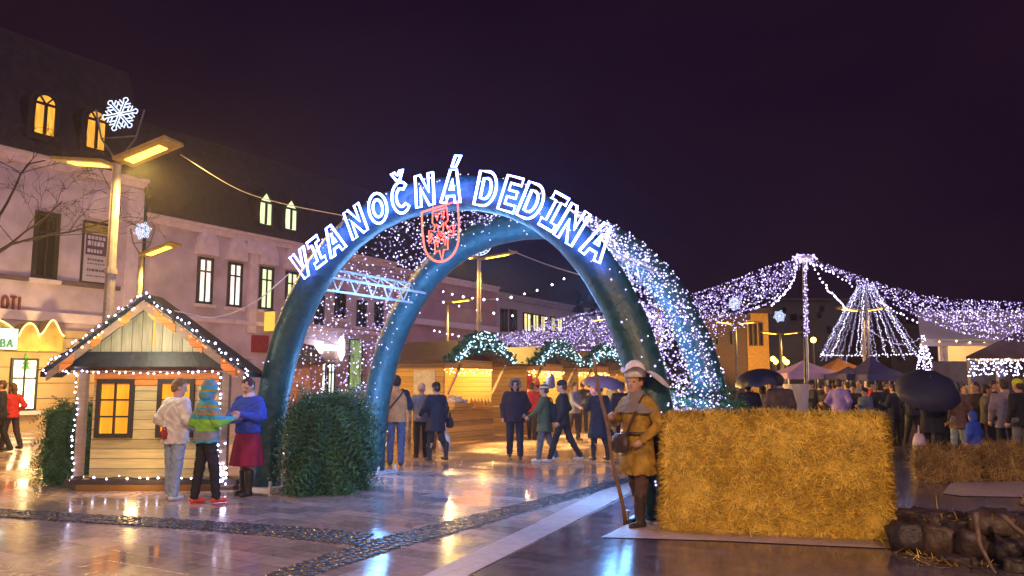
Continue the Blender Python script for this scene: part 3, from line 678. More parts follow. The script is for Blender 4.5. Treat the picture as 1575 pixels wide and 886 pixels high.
LP = [('V', 466, 407), ('I', 489, 388), ('A', 515, 369), ('N', 549, 341), ('O', 583, 321), ('C^', 618, 305), ('N', 655, 293), ("A'", 697, 287),
      ('D', 750, 291), ('E', 787, 299), ('D', 820, 311), ('I', 853, 326), ('N', 881, 346), ('A', 922, 371)]
LO = AO - AD * .33
def lplane(px, py):
    p = hit(px, py, LO, AD) - AO; return p.dot(AR), p.z
sign = thing('light_lettering', 'glowing white and blue outline letters spelling the title along the arch', 'light sign', LO + UZ * 4.0)
LH = .46
centers = [lplane(x, y) for _, x, y in LP]
def l3(x, z, o=0.0): return LO + AR * x + UZ * z - AD * o
for k, (ch, px, py) in enumerate(LP):
    cx, cz = centers[k]
    th = math.atan2(cz / AHT, cx / AHW)
    # tangent of the hoop at this letter
    tx, tz = centers[min(k + 1, 13)][0] - centers[max(k - 1, 0)][0], centers[min(k + 1, 13)][1] - centers[max(k - 1, 0)][1]
    an = math.atan2(tz, tx); 
    w_, conts = LET[ch[0]]; conts = list(conts)
    mb = MB(); bk = MB()
    sx = LH * .82
    def mp_(x, y, o=0.0):
        lx, ly = (x - w_ / 2) * sx, (y - .5) * LH
        return l3(cx + lx * math.cos(an) - ly * math.sin(an), cz + lx * math.sin(an) + ly * math.cos(an), o)
    ex = []
    if '^' in ch: ex = [CARON]
    if "'" in ch: ex = [ACUTE]
    for c in conts + ex: mb.tube([mp_(x, y, .03) for x, y in c], .0175, 6, closed=True)
    lo = mb.build('letter', M_letter, sign)
    c = conts[0]
# crest
cr0 = lplane(681, 359); s_ = .62
crest = thing('light_crest', 'red glowing outline shield with figure hanging below the arch lettering', 'light sign', l3(cr0[0], cr0[1] - .4, .03))
CX_, CZ_ = cr0
def cpt(x, y): 
    a = math.radians(4); return l3(CX_ + x * .31 * math.cos(a) - y * .40 * math.sin(a), CZ_ + x * .31 * math.sin(a) + y * .40 * math.cos(a), .05)
mb = MB(); mb.tube([cpt(x, y) for x, y in [(-.96, .86), (0, .92), (.96, .98), (.98, .2), (.93, -.2)] + [(.93 * math.cos(math.radians(a)), -.2 - .8 * math.sin(math.radians(a))) for a in range(12, 170, 12)] + [(-.93, -.2), (-.98, .2)]], .014, 6, closed=True)
mb.build('shield_outline', M_crest, crest)
mb = MB()
for c in ([(-.38, .80), (.38, .84), (.42, .40), (.28, .30), (.36, .1), (.70, .22), (.66, -.2), (.42, -.1), (.34, -.35), (.34, -.62), (.12, -.60), (0, -.95), (-.12, -.60), (-.34, -.64), (-.34, -.35), (-.42, -.12), (-.66, -.3), (-.62, .16), (-.36, .1), (-.28, .30), (-.42, .40)],
          [(-.24, .70), (-.06, .70), (-.16, .46)], [(.22, .74), (.06, .72), (.18, .46)], [(-.2, .34), (0, .2), (.2, .34), (.12, .04), (-.12, .04)],
          [(-.46, .0), (-.58, -.14), (-.5, .06)], [(.5, .06), (.58, -.06), (.46, -.02)], [(-.2, -.05), (-.06, -.22), (-.2, -.45), (-.24, -.2)], [(.2, -.05), (.06, -.22), (.2, -.45), (.24, -.2)], [(-.1, -.02), (.1, -.02), (0, -.12)]):
    mb.tube([cpt(x, y) for x, y in c], .010, 5, closed=True)
mb.build('shield_figure', M_crest, crest)
mb = MB()
for x in (-.35, .35): mb.tube([cpt(x, .84), cpt(x, 1.5)], .008, 5)
mb.build('hanger', M_truss, crest)
# the crest and letters light the hoop through their own emission

# ------------------------------------------------------------------ cables and strings
def cable(label, pts, bulbs=None, r=.018, spacing=.16, name='string_light', m=M_bulb, wire=.006, group=None):
    mb = MB()
    if bulbs: mb.string(pts, spacing, r, .02, wire)
    else: mb.tube(pts, wire, 5)
    o = mb.build(name, [M_wire if bulbs else M_palewire, m]); return tag(o, label, 'string lights' if bulbs else 'cable', group)
cable('pale cable from the tall snowflake lamp to the top of the arch', through([at(278, 238, 17.3), at(360, 288, 16), at(430, 312, 15), at(540, 334, 13.2)]), None, wire=.009, name='cable')
cable('pale cable sagging from the hut roof to the first letter of the arch', through([at(268, 478, 12.6), at(330, 488, 12.7), at(390, 466, 12.8), at(446, 420, 12.9)]), None, wire=.009, name='cable')
cable('pale cable from the crescent lamp to the right arch leg', through([at(782, 384, 29.5), at(850, 410, 26), at(940, 436, 22)]), None, wire=.02, name='cable')
cable('short string of cool bulbs hanging under the front arch at its right', through([at(856, 362, 13.0), at(885, 392, 12.8), at(905, 410, 12.6), at(945, 436, 12.2)]), True, .018, .10)
cable('thin bulb string crossing behind the arch at mid height', catenary(at(640, 428, 30), at(905, 408, 24), .9), True, .04, .6)
cable('thin lower bulb string in front of the grey house', catenary(at(600, 438, 36), at(985, 480, 36), .8), True, .045, .75)
cable('bulb string draped along the rose house above the stall roofs', catenary(at(660, 506, 28), at(760, 520, 29), .1), True, .03, .25)

# ------------------------------------------------------------------ big tent of lights
pole_b = gnd(1243, 672); pole_t = at(1237, 397, pole_b.y)
tent = thing('light_tent', 'tall pale pole carrying wide draped nets of lilac lights', 'light tent', pole_b)
mb = MB(); mb.tube([pole_b, pole_t], .065, 10); mb.lathe([(.3, 0), (.3, .05), (.1, .1)], pole_b, 12); mb.build('pole', M_truss, tent, smooth=False)
mb = MB(); mb.tube([pole_t + Vector((.2 * math.cos(a), .2 * math.sin(a), .02)) for a in [i * PI / 6 for i in range(12)]], .05, 6, closed=True)
mb.build('crown_ring', M_truss, tent)
mb = MB(); mb.m = 1
for k in range(90): mb.bulb(pole_t + Vector((rng.uniform(-.3, .3), rng.uniform(-.3, .3), rng.uniform(-.12, .1))), .035)
for k in range(110): mb.bulb(pole_t.lerp(pole_b, rng.random() ** 1.4 * .45) + Vector((rng.uniform(-.08, .08), -.06, 0)), rng.uniform(.02, .03))
mb.m = 0; mb.tube([pole_b + UZ, pole_t], .07, 5); mb.build('pole_light_string', [M_wire, M_tentbulb], tent)
def net_sheet(up, lo, dens, r=(.026, .042), rows=7, name='light_net'):
    U = through(up, 10); Lw = through(lo, 10); n_ = min(len(U), len(Lw)); mb = MB()
    def pt(a, b):
        i = a * (n_ - 1); k = min(int(i), n_ - 2); f = i - k
        return U[k].lerp(U[k + 1], f).lerp(Lw[k].lerp(Lw[k + 1], f), b)
    mb.m = 0
    for j in range(rows): mb.tube([pt(i / 24, j / (rows - 1)) for i in range(25)], .006, 3)
    mb.m = 1
    area = sum(((U[k + 1] - U[k]).length + (Lw[k + 1] - Lw[k]).length) / 2 * ((U[k] - Lw[k]).length) for k in range(n_ - 1))
    wts = [((U[k + 1] - U[k]).length + (Lw[k + 1] - Lw[k]).length) * ((U[k] - Lw[k]).length + .25) for k in range(n_ - 1)]
    for k in rng.choices(range(n_ - 1), wts, k=int(dens)):
        a = (k + rng.random()) / (n_ - 1); q = rng.random(); q = 0 if q < .08 else (1 if q > .90 else q)
        mb.m = rng.choices((1, 2, 3), (5, 1, 4))[0]; mb.bulb(pt(a, q) + Vector((0, 0, rng.uniform(-.04, .04))), rng.uniform(*r))
    return mb.build(name, [M_wire, M_tentbulb, M_tentbright, M_tentdim], tent)
Yp = pole_b.y
net_sheet([at(1232, 397, Yp), at(1170, 415, Yp + 2), at(1090, 445, Yp + 5), at(1000, 470, Yp + 9), at(880, 486, Yp + 14), at(755, 521, Yp + 19)],
          [at(1230, 412, Yp), at(1180, 466, Yp + 2), at(1095, 492, Yp + 5), at(1000, 535, Yp + 9), at(880, 538, Yp + 14), at(758, 535, Yp + 19)], 4600, (.013, .029))
net_sheet([at(1150, 470, Yp + 4), at(1090, 478, Yp + 6), at(1000, 470, Yp + 10), at(930, 475, Yp + 14)], [at(1150, 500, Yp + 4), at(1090, 522, Yp + 6), at(1000, 538, Yp + 10), at(930, 540, Yp + 14)], 1000, (.014, .03))
net_sheet([at(1240, 396, Yp), at(1330, 428, Yp - 1.5), at(1440, 458, Yp - 3), at(1580, 468, Yp - 5), at(1700, 480, Yp - 6)],
          [at(1242, 402, Yp), at(1320, 436, Yp - 1.5), at(1405, 482, Yp - 3), at(1500, 515, Yp - 5), at(1640, 530, Yp - 6)], 2100, (.010, .022))
for (pts, sp) in (([at(1247, 405, Yp), at(1270, 440, Yp), at(1302, 476, Yp + 2)], .16), ([at(1240, 402, Yp), at(1290, 425, Yp - 1), at(1315, 445, Yp - 1)], .14), ([at(1228, 402, Yp), at(1215, 440, Yp + 1), at(1185, 472, Yp + 3)], .12),
                  ([at(1345, 460, Yp + 3), at(1400, 490, Yp + 1), at(1480, 518, Yp)], .2)):
    mb = MB(); mb.string(through(pts), sp, .036, .03); mb.build('light_strand', [M_wire, M_tentbright], tent)
# cone of light strings round the right twin lamp
ct = at(1331, 436, 31); cone = thing('light_cone', 'tall cone of hanging light strings around the twin lamp', 'light tree', (ct.x, ct.y, 0))
mb = MB(); mb.tube([(ct.x, ct.y, 0), ct], .06, 8); mb.tube([ct - UZ * .05 + Vector((.3 * math.cos(a), .3 * math.sin(a), 0)) for a in [i * PI / 6 for i in range(12)]], .03, 6, True); mb.build('frame', M_metal, cone)
for k in range(28):
    a = k * 2 * PI / 28 + .1; Rb = 1.72
    bot = Vector((ct.x + Rb * math.cos(a), ct.y + Rb * math.sin(a), at(1331, 548 + 8 * math.sin(k * 2.1), 31).z)); top = ct + Vector((.25 * math.cos(a), .25 * math.sin(a), -.05))
    pts = [top.lerp(bot, i / 10) + Vector((math.cos(a), math.sin(a), 0)) * (.02 * math.sin(PI * i / 10)) + Vector((.03 * math.sin(i * 3 + k), 0, 0)) for i in range(11)]
    mb = MB(); mb.string(pts, .065, .016, .025); mb.build('light_strand', [M_wire, M_netbulb if k % 3 else M_netbright], cone)
mb = MB(); mb.string([ct + Vector((1.72 * math.cos(a), 1.72 * math.sin(a), at(1331, 548, 31).z - ct.z + .1)) for a in [i * PI / 18 for i in range(19)]], .11, .024, .03); mb.build('light_strand', [M_wire, M_netbright], cone)
c2 = at(1420, 517, 24); cone2 = thing('light_cone', 'small cone of light strings at the corner of the white marquee', 'light tree', (c2.x, c2.y, 0))
mb = MB(); mb.tube([(c2.x, c2.y, 0), c2], .04, 8); mb.build('frame', M_metal, cone2)
for k in range(9):
    a = k * 2 * PI / 9; bot = Vector((c2.x + .34 * math.cos(a), c2.y + .34 * math.sin(a), at(1420, 590, 24).z)); mb = MB(); mb.string([c2, c2.lerp(bot, .5), bot], .08, .02, .03); mb.build('light_strand', [M_wire, M_bulb], cone2)
cable('white cable swag from the light cone to the small cone of strings', through([at(1330, 500, 29), at(1360, 522, 27), at(1390, 530, 25.5), at(1417, 520, 24)]), True, .015, .09, m=M_netbulb)

# ------------------------------------------------------------------ wooden hut
M_hw = wood('hut_boards', (.46, .38, .19), .15, 2)
M_gab = wood('gable_boards', (.42, .39, .29), .16, 0)
M_hp = wood('hut_post', (.24, .17, .13), 3.0, 2, var=.3)
M_tar = mat('roof_felt', (.022, .026, .036), .45, .4, 5, .4, 12)
M_orangeglow = wood('orange_glow_board', (.62, .22, .05), .12, 2)  # orange lamplight on the hut put into a board colour
YW = 12.9; hx0, hx1 = at(120, 745, YW).x, at(366, 745, YW).x; hd = .42
hut = thing('wooden_hut', 'small gabled wooden hut trimmed with white bulbs and lit orange windows', 'hut', ((hx0 + hx1) / 2, YW + hd / 2, 0))
zf, ze, za = .14, 1.80, at(226, 452, YW - .45).z
ex0, ex1 = at(62, 572, YW - .5).x, at(387, 576, YW - .5).x; xc = at(226, 452, YW - .45).x
wx0, wx1 = hx0 + .16, at(335, 700, YW).x
mb = MB(); mb.box(wx0, wx1, YW, YW + .05, zf, ze); mb.box(wx0, wx0 + .05, YW + .052, YW + hd, zf, ze); mb.box(wx1 - .05, wx1, YW + .052, YW + hd, zf, ze); mb.box(wx0 + .052, wx1 - .052, YW + hd - .05, YW + hd, zf, ze); mb.build('wall', M_hw, hut)
mb = MB(); mb.box(wx0 + .01, wx1 - .01, YW - .03, YW - .003, ze - .20, ze - .003); mb.build('lit_frieze', M_orangeglow, hut)  # reddish strip under the eave, with its orange lighting put into the colour
def rz(x): return za - .06 - (abs(x - xc) / ((ex1 - ex0) / 2)) * (za - at(62, 572, YW - .5).z)
gz = ze + .28
gx0 = xc - (za - .06 - gz) / ((za - at(62, 572, YW - .5).z) / ((ex1 - ex0) / 2)); gx1 = 2 * xc - gx0
hc = (xc, gz + (za - gz) * .72)
mb = MB(); mb.prism([(gx0 + .03, YW - .12, gz), (gx1 - .03, YW - .12, gz), (xc, YW - .12, za - .10)], (0, .05, 0)); gb = mb.build('gable', M_gab, hut)
mb = MB(); hp_ = [(xc + .11 * (16 * math.sin(t) ** 3) / 16, YW - .126, gz + .62 + .11 * (13 * math.cos(t) - 5 * math.cos(2 * t) - 2 * math.cos(3 * t) - math.cos(4 * t)) / 16) for t in [i * 2 * PI / 24 for i in range(24)]]
mb.prism(hp_, (0, -.015, 0)); mb.bar((xc, YW - .13, gz + .50), (xc, YW - .13, gz + .10), .03, .012, (0, 1, 0)); mb.build('heart', em('heart_glow', (1, .55, .12), 1.2), gb)
# felt skirt under the gable
mb = MB(); mb.pbox(((gx0 + gx1) / 2, YW - .22, gz - .115), ((gx1 - gx0) / 2 + .08, 0, 0), (0, .10, -.03), (0, .02, .115)); mb.build('felt_skirt', M_tar, hut)
# roof: two thick slopes
for s in (0, 1):
    e = ex0 if s == 0 else ex1; zE = at(62, 572, YW - .5).z
    mb = MB(); y0, y1 = YW - .5, YW + hd - .3
    mb.prism([(xc, y0, za - .08), (xc, y0, za), (e, y0, zE), (e, y0, zE - .08)], (0, y1 - y0, 0)); ro = mb.build('roof', M_tar, hut)
    bb = MB(); d = Vector((e - xc, 0, zE - za)); 
    bb.prism([Vector((xc, y0 - .035, za - .10)) + d * .0, Vector((xc, y0 - .035, za - .25)), Vector((xc, y0 - .035, za - .22)) + d * .93, Vector((xc, y0 - .035, za - .10)) + d * .93], (0, .03, 0)); bb.build('bargeboard', M_hp, ro)
    rg = random.Random(s + 2)
    for a, b in (((.12, .22), (.40, .50), (.66, .80)) if s == 0 else ((.10, .30), (.42, .55), (.72, .86))):
        fl = MB(); fl.prism([Vector((xc, y0 - .045, za - .12)) + d * a, Vector((xc, y0 - .045, za - .27)) + d * (a + .01), Vector((xc, y0 - .045, za - .26)) + d * b, Vector((xc, y0 - .045, za - .12)) + d * b], (0, .008, 0)); fl.build('lath', M_orangeglow, ro)  # orange glow on the roof edge painted as separate flat pieces
    st = MB(); pts = [Vector((xc, y0 - .07, za + .0)) + d * (i / 14) + Vector((0, 0, .035 * math.sin(i * 2.3))) for i in range(15)]
    st.string(pts, .085, .018, .03, .008); 
    if s == 1:
        st.m = 2
        for k in range(16): st.bulb(Vector((xc, y0 - .08, za - .12)) + d * rg.uniform(.05, .9), .018)
    else:
        st.m = 3
        for k in range(10): st.bulb(Vector((xc, y0 - .08, za - .14)) + d * rg.uniform(.05, .6), .018)
    st.build('light_string', [M_wire, M_bulb, M_redbulb, M_warm], ro)
    gr = MB()
    for k in range(110):
        p = Vector((xc, y0 - .05, za - .02)) + d * rg.random(); v = Vector((rg.uniform(-.08, .08), rg.uniform(-.06, .02), rg.uniform(-.07, .03))); w2 = Vector((v.z, .01, -v.x)) * .16
        gr.face([p, p + v * .6 + w2, p + v, p + v * .6 - w2])
    gr.build('fir_garland', mat('dark_fir', (.02, .05, .045), .6), ro)
# posts, sills, skids
for x, yy in ((hx0 + .06, YW - .12), (at(349, 700, YW).x, YW - .14), (at(369, 700, YW).x, YW + .25)):
    mb = MB(); mb.box(x - .055, x + .055, yy - .055, yy + .055, zf, ze + .22); p_ = mb.build('post', M_hp, hut)
    if yy < YW + .1:
        st = MB(); st.string([Vector((x - .07 + .02 * math.sin(i), yy - .075, zf - .02 + (ze - zf) * i / 12)) for i in range(13)], .085, .018, .015, .007); st.build('light_string', [M_wire, M_bulb], p_)
mb = MB(); mb.box(hx0 - .10, hx1 + .05, YW - .22, YW + hd, .08, zf + .02); mb.build('floor_frame', mat('dark_timber', (.05, .04, .045), .6), hut)
mb = MB(); mb.box(hx0 + .12, at(345, 750, YW).x, YW - .30, YW - .225, .004, .085); mb.build('skid', wood('glow_plank', (.75, .36, .07), 2.0, 2), hut)  # glow along the skid put into the bright plank colour
light('skid_glow', 'POINT', (xc, YW - .6, .30), 9, (1, .6, .2), .08)
st = MB(); st.string([Vector((hx0 + (hx1 - hx0 - .1) * i / 14, YW - .25, zf + .05 + .02 * math.sin(i * 1.7))) for i in range(15)], .17, .017, .02, .007); st.string([Vector((gx0 - .05 + (gx1 - gx0 + .1) * i / 14, YW - .34, ze - .01 + .015 * math.sin(i * 2.1))) for i in range(15)], .10, .018, .02, .007)
st.string([Vector((ex0 + .03, YW - .5, 1.76)), Vector((hx0 + .02, YW - .2, ze))], .08, .02, .05); st.string([Vector((ex1 - .03, YW - .5, 1.74)), Vector((hx1 - .1, YW - .15, ze))], .07, .022, .06); st.build('light_string', [M_wire, M_bulb], hut)
st = MB(); st.m = 1; xr = at(352, 700, YW).x
for k in range(26): st.bulb((xr + rng.uniform(-.09, .07), YW - .26 + rng.uniform(-.05, .05), .1 + abs(rng.gauss(0, .22))), .018)
st.build('light_bunch', [M_wire, M_bulb], hut)
# windows
def hut_window(px0, px1, py0, py1):
    a, b = at(px0, py0, YW), at(px1, py1, YW); f = MB(); w_ = .065
    x0, x1, z1, z0 = a.x, b.x, a.z, b.z
    for q in ((x0, x0 + w_, z0, z1), (x1 - w_, x1, z0, z1), (x0 + w_, x1 - w_, z1 - w_, z1), (x0 + w_, x1 - w_, z0, z0 + w_)): f.box(q[0], q[1], YW - .06, YW - .003, q[2], q[3])
    xm = (x0 + x1) / 2; f.box(xm - .016, xm + .016, YW - .05, YW - .02, z0 + w_, z1 - w_)
    for k in (1, 2): z = z0 + w_ + (z1 - z0 - 2 * w_) * k / 3; f.box(x0 + w_, xm - .016, YW - .05, YW - .021, z - .014, z + .014); f.box(xm + .016, x1 - w_, YW - .05, YW - .021, z - .014, z + .014)
    fo = f.build('window', M_frame, hut); p = MB(); p.box(x0 + .04, x1 - .04, YW - .016, YW - .004, z0 + .04, z1 - .04); p.build('pane', litpane('hut_pane', (1, .33, .02), 1.0, 3.0, .3), fo)
hut_window(152, 204, 583, 673); hut_window(245, 297, 583, 673)
light('hut_light', 'POINT', (xc, YW - 1.1, 2.2), 52, (1, .9, .60), .3)

# ------------------------------------------------------------------ conifer boxes
M_fir = [mat('fir_needle', c, .55, .3, 5, 0) for c in ((.045, .14, .07), (.07, .19, .085), (.022, .075, .04))]
def fir_box(name, label, o, ux, uy, h, n, size=.17, droop=.5, group=None, lights=0, top=True, seed=1):
    """box of upright battens thickly covered with spruce twigs"""
    rg = random.Random(seed); o = Vector(o); ux = Vector(ux); uy = Vector(uy); mb = MB()
    mb.m = 2; mb.pbox(o + ux / 2 + uy / 2 + UZ * h / 2, ux * .46, uy * .46, UZ * h * .48)
    nx, ny = ux.normalized(), uy.normalized(); A = [(-ny, ux, o), (nx, uy, o + ux), (ny, ux, o + uy), (-nx, uy, o)]
    for k in range(n):
        if top and rg.random() < .16: p = o + ux * rg.random() + uy * rg.random() + UZ * h * rg.uniform(.95, 1.02); nrm = UZ
        else:
            nrm, e, q = rg.choices(A, [ux.length, uy.length, ux.length * .4, uy.length])[0]; p = q + e * rg.random() + UZ * h * rg.random() ** .9
        p = p + nrm * (noise.noise(p * 2.6) * .24 + rg.uniform(-.08, .07))
        d = (nrm * rg.uniform(.5, 1.0) + Vector((rg.gauss(0, .5), rg.gauss(0, .5), rg.gauss(-droop, .35)))).normalized()
        if nrm == UZ: d = Vector((rg.gauss(0, .7), rg.gauss(0, .7), rg.uniform(0, .5))).normalized()
        ln = size * rg.uniform(.6, 1.4); s1 = d.orthogonal().normalized(); s1 = Matrix.Rotation(rg.uniform(0, 6.28), 3, d) @ s1
        mb.m = rg.choices((0, 1, 2), (4, 3, 3))[0]
        for j in range(6):
            b = p + d * ln * j / 6 + Vector((0, 0, -.35 * ln * (j / 6) ** 2)); wv = ln * .26 * (1 - j / 8)
            for sgn in (-1, 1):
                tp = b + (s1 * sgn * .9 + d * .7) * wv + Vector((0, 0, -.15 * wv)); mb.face([b, b + d * .02, tp])
    ob = mb.build(name, M_fir); tag(ob, label, 'conifer hedge', group)
    return ob
fir_box('conifer_hedge', 'waist high box of dense green spruce twigs at the left foot of the arch', Vector((-3.50, 12.45, 0)) + AR * .22 + AD * .1, AR * .60, AD * .92, 1.30, 3800, size=.40, droop=.85, seed=3)
fir_box('conifer_hedge', 'spruce twig box beside the left wall of the wooden hut', (at(72, 740, 13.5).x, 13.3, 0), (.36, 0, 0), (0, 1.2, 0), 1.22, 1500, size=.24, droop=.7, seed=4)
rr = ac(0, 0, AL); fir_box('conifer_hedge', 'spruce box sprinkled with bulbs behind the straw wall at the right arch foot', rr - AR * .95 - AD * .55, AR * 1.05, AD * .9, 1.42, 2200, size=.24, seed=5)
# ------------------------------------------------------------------ straw
M_straw = [mat('straw', c, .6, .25, 9, 0) for c in ((.66, .43, .04), (.85, .60, .12), (.38, .225, .025))]
M_shadestraw = [mat('shaded_straw', c, .5, .35, 9, 0) for c in ((.30, .18, .045), (.46, .29, .08), (.15, .085, .025))]  # dimness of the low bales put into a darker straw colour
def straw_block(name, label, o, ux, uy, h, n, group=None, ln=(.06, .2), wd=(.004, .008), seed=1, rnd=.08, faces=(1, .7, .15, .6, .5), cat='straw bale', fuzz=.35, mats=None, sq=14.0):
    rg = random.Random(seed); o = Vector(o); ux, uy = Vector(ux), Vector(uy); nx, ny = ux.normalized(), uy.normalized(); mb = MB(); mb.m = 2
    # lumpy body
    nu, nv, nw = max(4, int(ux.length / .12)), max(3, int(uy.length / .12)), max(4, int(h / .12))
    def S(p):
        q = p - (o + ux / 2 + uy / 2 + UZ * h / 2); a_, b_, c_ = abs(q.dot(nx)) / (ux.length / 2), abs(q.dot(ny)) / (uy.length / 2), abs(q.z) / (h / 2)
        fk = max(a_, b_, c_) / (a_ ** sq + b_ ** sq + c_ ** sq + 1e-9) ** (1 / sq); p = p + q * (fk - 1); return p + q.normalized() * (noise.noise(p * 2.3) * .05 + noise.noise(p * 6) * .025)
    def grid(q, e, f, a, b):
        i0 = len(mb.V)
        for i in range(a + 1):
            for j in range(b + 1): mb.V.append(tuple(S(q + e * (i / a) + f * (j / b))))
        for i in range(a):
            for j in range(b): mb.F.append((i0 + i * (b + 1) + j, i0 + (i + 1) * (b + 1) + j, i0 + (i + 1) * (b + 1) + j + 1, i0 + i * (b + 1) + j + 1)); mb.M.append(2)
    H = UZ * h
    grid(o, ux, H, nu, nw); grid(o + ux, uy, H, nv, nw); grid(o + ux + uy, -ux, H, nu, nw); grid(o + uy, -uy, H, nv, nw); grid(o + H, ux, uy, nu, nv)
    F = [(-ny, ux, H, o), (nx, uy, H, o + ux), (ny, ux, H, o + uy), (-nx, uy, H, o), (UZ, ux, uy, o + H)]
    wt = [faces[i] * F[i][1].length * F[i][2].length for i in range(5)]
    for k in range(n):
        nrm, e, f, q = rg.choices(F, wt)[0]; p = S(q + e * rg.random() + f * rg.random()) + nrm * rg.uniform(-.01, .025)
        en, fn = e.normalized(), f.normalized(); a = rg.uniform(0, 2 * PI)
        d = (en * math.cos(a) + fn * math.sin(a) * .8 + nrm * rg.gauss(.05, fuzz)).normalized(); l_ = rg.uniform(*ln); s_ = d.cross(nrm)
        if s_.length < .05: s_ = d.orthogonal()
        s_ = s_.normalized() * rg.uniform(*wd) * .5; bend = nrm * rg.uniform(-.02, .03) + Vector((0, 0, -.012)) + fn * rg.uniform(-.03, .03)
        m_ = p + d * l_ * .5 + bend; t_ = p + d * l_ + bend * 1.2
        if t_.z < .01: t_.z = .01
        nv_ = noise.noise(p * 3.3) + .6 * noise.noise(p * 9); mb.m = rg.choices((0, 1, 2), (5, max(.3, 3 + 7 * nv_), max(.3, 3 - 7 * nv_)))[0]
        mb.face([p - s_, p + s_, m_ + s_, m_ - s_]); mb.face([m_ - s_, m_ + s_, t_ + s_ * .5, t_ - s_ * .5])
    return tag(mb.build(name, mats or M_straw), label, cat, group)
ha, hb_ = gnd(1018, 817), gnd(1376, 834); hv = hb_ - ha; hn = Vector((-hv.y, hv.x, 0)).normalized()
straw_block('straw_bale', 'large shaggy golden straw block beside the costumed man', ha, hv, hn * .52, at(1100, 632, ha.y - .2).z - .03, 60000, seed=8, ln=(.03, .125), wd=(.003, .007), fuzz=.13)
sa = gnd(1402, 744); 
straw_block('straw_bale', 'low straw bale with a rounded end in front of the dark umbrella', sa + Vector((.0, 0, 0)), (1.25, .10, 0), (.46, .85, 0), .56, 5200, 'low straw bales', seed=9, mats=M_shadestraw, sq=3.4)
straw_block('straw_bale', 'low straw bale at the right picture edge behind the fallen log', sa + Vector((1.3, .12, 0)), (1.4, .05, 0), (.46, .85, 0), .60, 4600, 'low straw bales', seed=10, mats=M_shadestraw, sq=5)
# ------------------------------------------------------------------ low edge of dark stones with roots
M_rock = [mat('wet_dark_stone', c, .5, .55, 6, 1.0, 14, spec=.45) for c in ((.050, .034, .036), (.032, .023, .029), (.066, .042, .038))]
def rock(label, c, rx, ry, rz, seed, yaw):
    mb = MB(); n_, m_ = 26, 14; c = Vector(c); o_ = Vector((seed * 3.7, seed * 1.3, 0)); cs, sn = math.cos(yaw), math.sin(yaw); vs = []
    for k in range(m_):
        ph = -PI / 2 + PI * k / (m_ - 1)
        for j in range(n_):
            a = 2 * PI * j / n_; d = Vector((math.cos(ph) * math.cos(a), math.cos(ph) * math.sin(a), math.sin(ph)))
            q = Vector([math.copysign(abs(x) ** .6, x) for x in d])     # boxy
            r_ = 1 + noise.noise(d * 1.6 + o_) * .30 + noise.noise(d * 4.5 + o_) * .12 + noise.noise(d * 9 + o_) * .05
            x, y, z = q.x * rx * r_, q.y * ry * r_, q.z * rz * r_
            vs.append((c.x + x * cs - y * sn, c.y + x * sn + y * cs, max(0, c.z + rz * .86 + z)))
    mb.add(vs, [(k * n_ + j, k * n_ + (j + 1) % n_, (k + 1) * n_ + (j + 1) % n_, (k + 1) * n_ + j) for k in range(m_ - 1) for j in range(n_)])
    tag(mb.build('stone', M_rock[seed % 3], smooth=True), label, 'stone', 'dark stones of the low edge')
ORD = ['first', 'second', 'third', 'fourth', 'fifth', 'sixth', 'seventh', 'eighth']
r2 = random.Random(77)
for k in range(8):
    t = k / 7; p = Vector((3.86, 8.12, 0)).lerp(Vector((5.35, 6.95, 0)), t)
    rock('dark wet stone in the bottom course, %s from the tall straw block' % ORD[k], (p.x, p.y, 0), r2.uniform(.15, .20), r2.uniform(.16, .22), r2.uniform(.14, .18), k + 1, -.66 + r2.uniform(-.3, .3))
for k in range(7):
    t = (k + .5) / 7; p = Vector((3.86, 8.12, 0)).lerp(Vector((5.35, 6.95, 0)), t)
    rock('dark wet stone in the top course, %s from the tall straw block' % ORD[k], (p.x + r2.uniform(-.03, .05), p.y + r2.uniform(0, .08), r2.uniform(.19, .24)), r2.uniform(.15, .24), r2.uniform(.14, .20), r2.uniform(.08, .12), k + 12, -.66 + r2.uniform(-.4, .4))
for k in range(4):
    p = Vector((3.95, 7.55, 0)).lerp(Vector((4.95, 6.70, 0)), k / 3)
    rock('small dark stone lying before the low stone wall, %s from the tall straw block' % ORD[k], (p.x + r2.uniform(-.1, .1), p.y, -.03), r2.uniform(.10, .17), r2.uniform(.08, .13), r2.uniform(.06, .10), k + 21, r2.uniform(-1, 1))
M_root = mat('pale_root', (.15, .10, .075), .55, .4, 12, .6, 30)
rw = thing('driftwood', 'tangle of thin pale roots lying over the dark stones at the right edge', 'roots', (4.6, 7.0, 0))
for a in ([(4.25, 7.24, .48), (4.34, 7.02, .30), (4.40, 6.90, .05)], [(4.35, 7.05, .44), (4.60, 6.88, .20), (4.92, 6.62, .27)], [(4.05, 7.25, .5), (4.02, 7.16, .2), (4.06, 7.05, .03)], [(4.5, 7.0, .50), (4.75, 6.93, .45), (5.15, 6.86, .47)], [(4.5, 6.96, .40), (4.75, 6.90, .36), (5.1, 6.82, .40)], [(4.4, 6.98, .34), (4.42, 6.86, .14), (4.55, 6.72, .02)], [(4.62, 7.55, .52), (4.72, 7.5, .72), (4.88, 7.45, .80), (5.0, 7.4, .70), (5.05, 7.4, .5)]):
    mb = MB(); P_ = through(a, 6); P_ = [p + Vector((noise.noise(p * 9), noise.noise(p * 9 + Vector((5, 0, 0))), noise.noise(p * 9 + Vector((0, 5, 0))))) * .03 for p in P_]; mb.tube(P_, [.024 * (1 - .65 * i / len(P_)) for i in range(len(P_))], 7); mb.build('root', M_root, rw, smooth=True)
rl = MB()
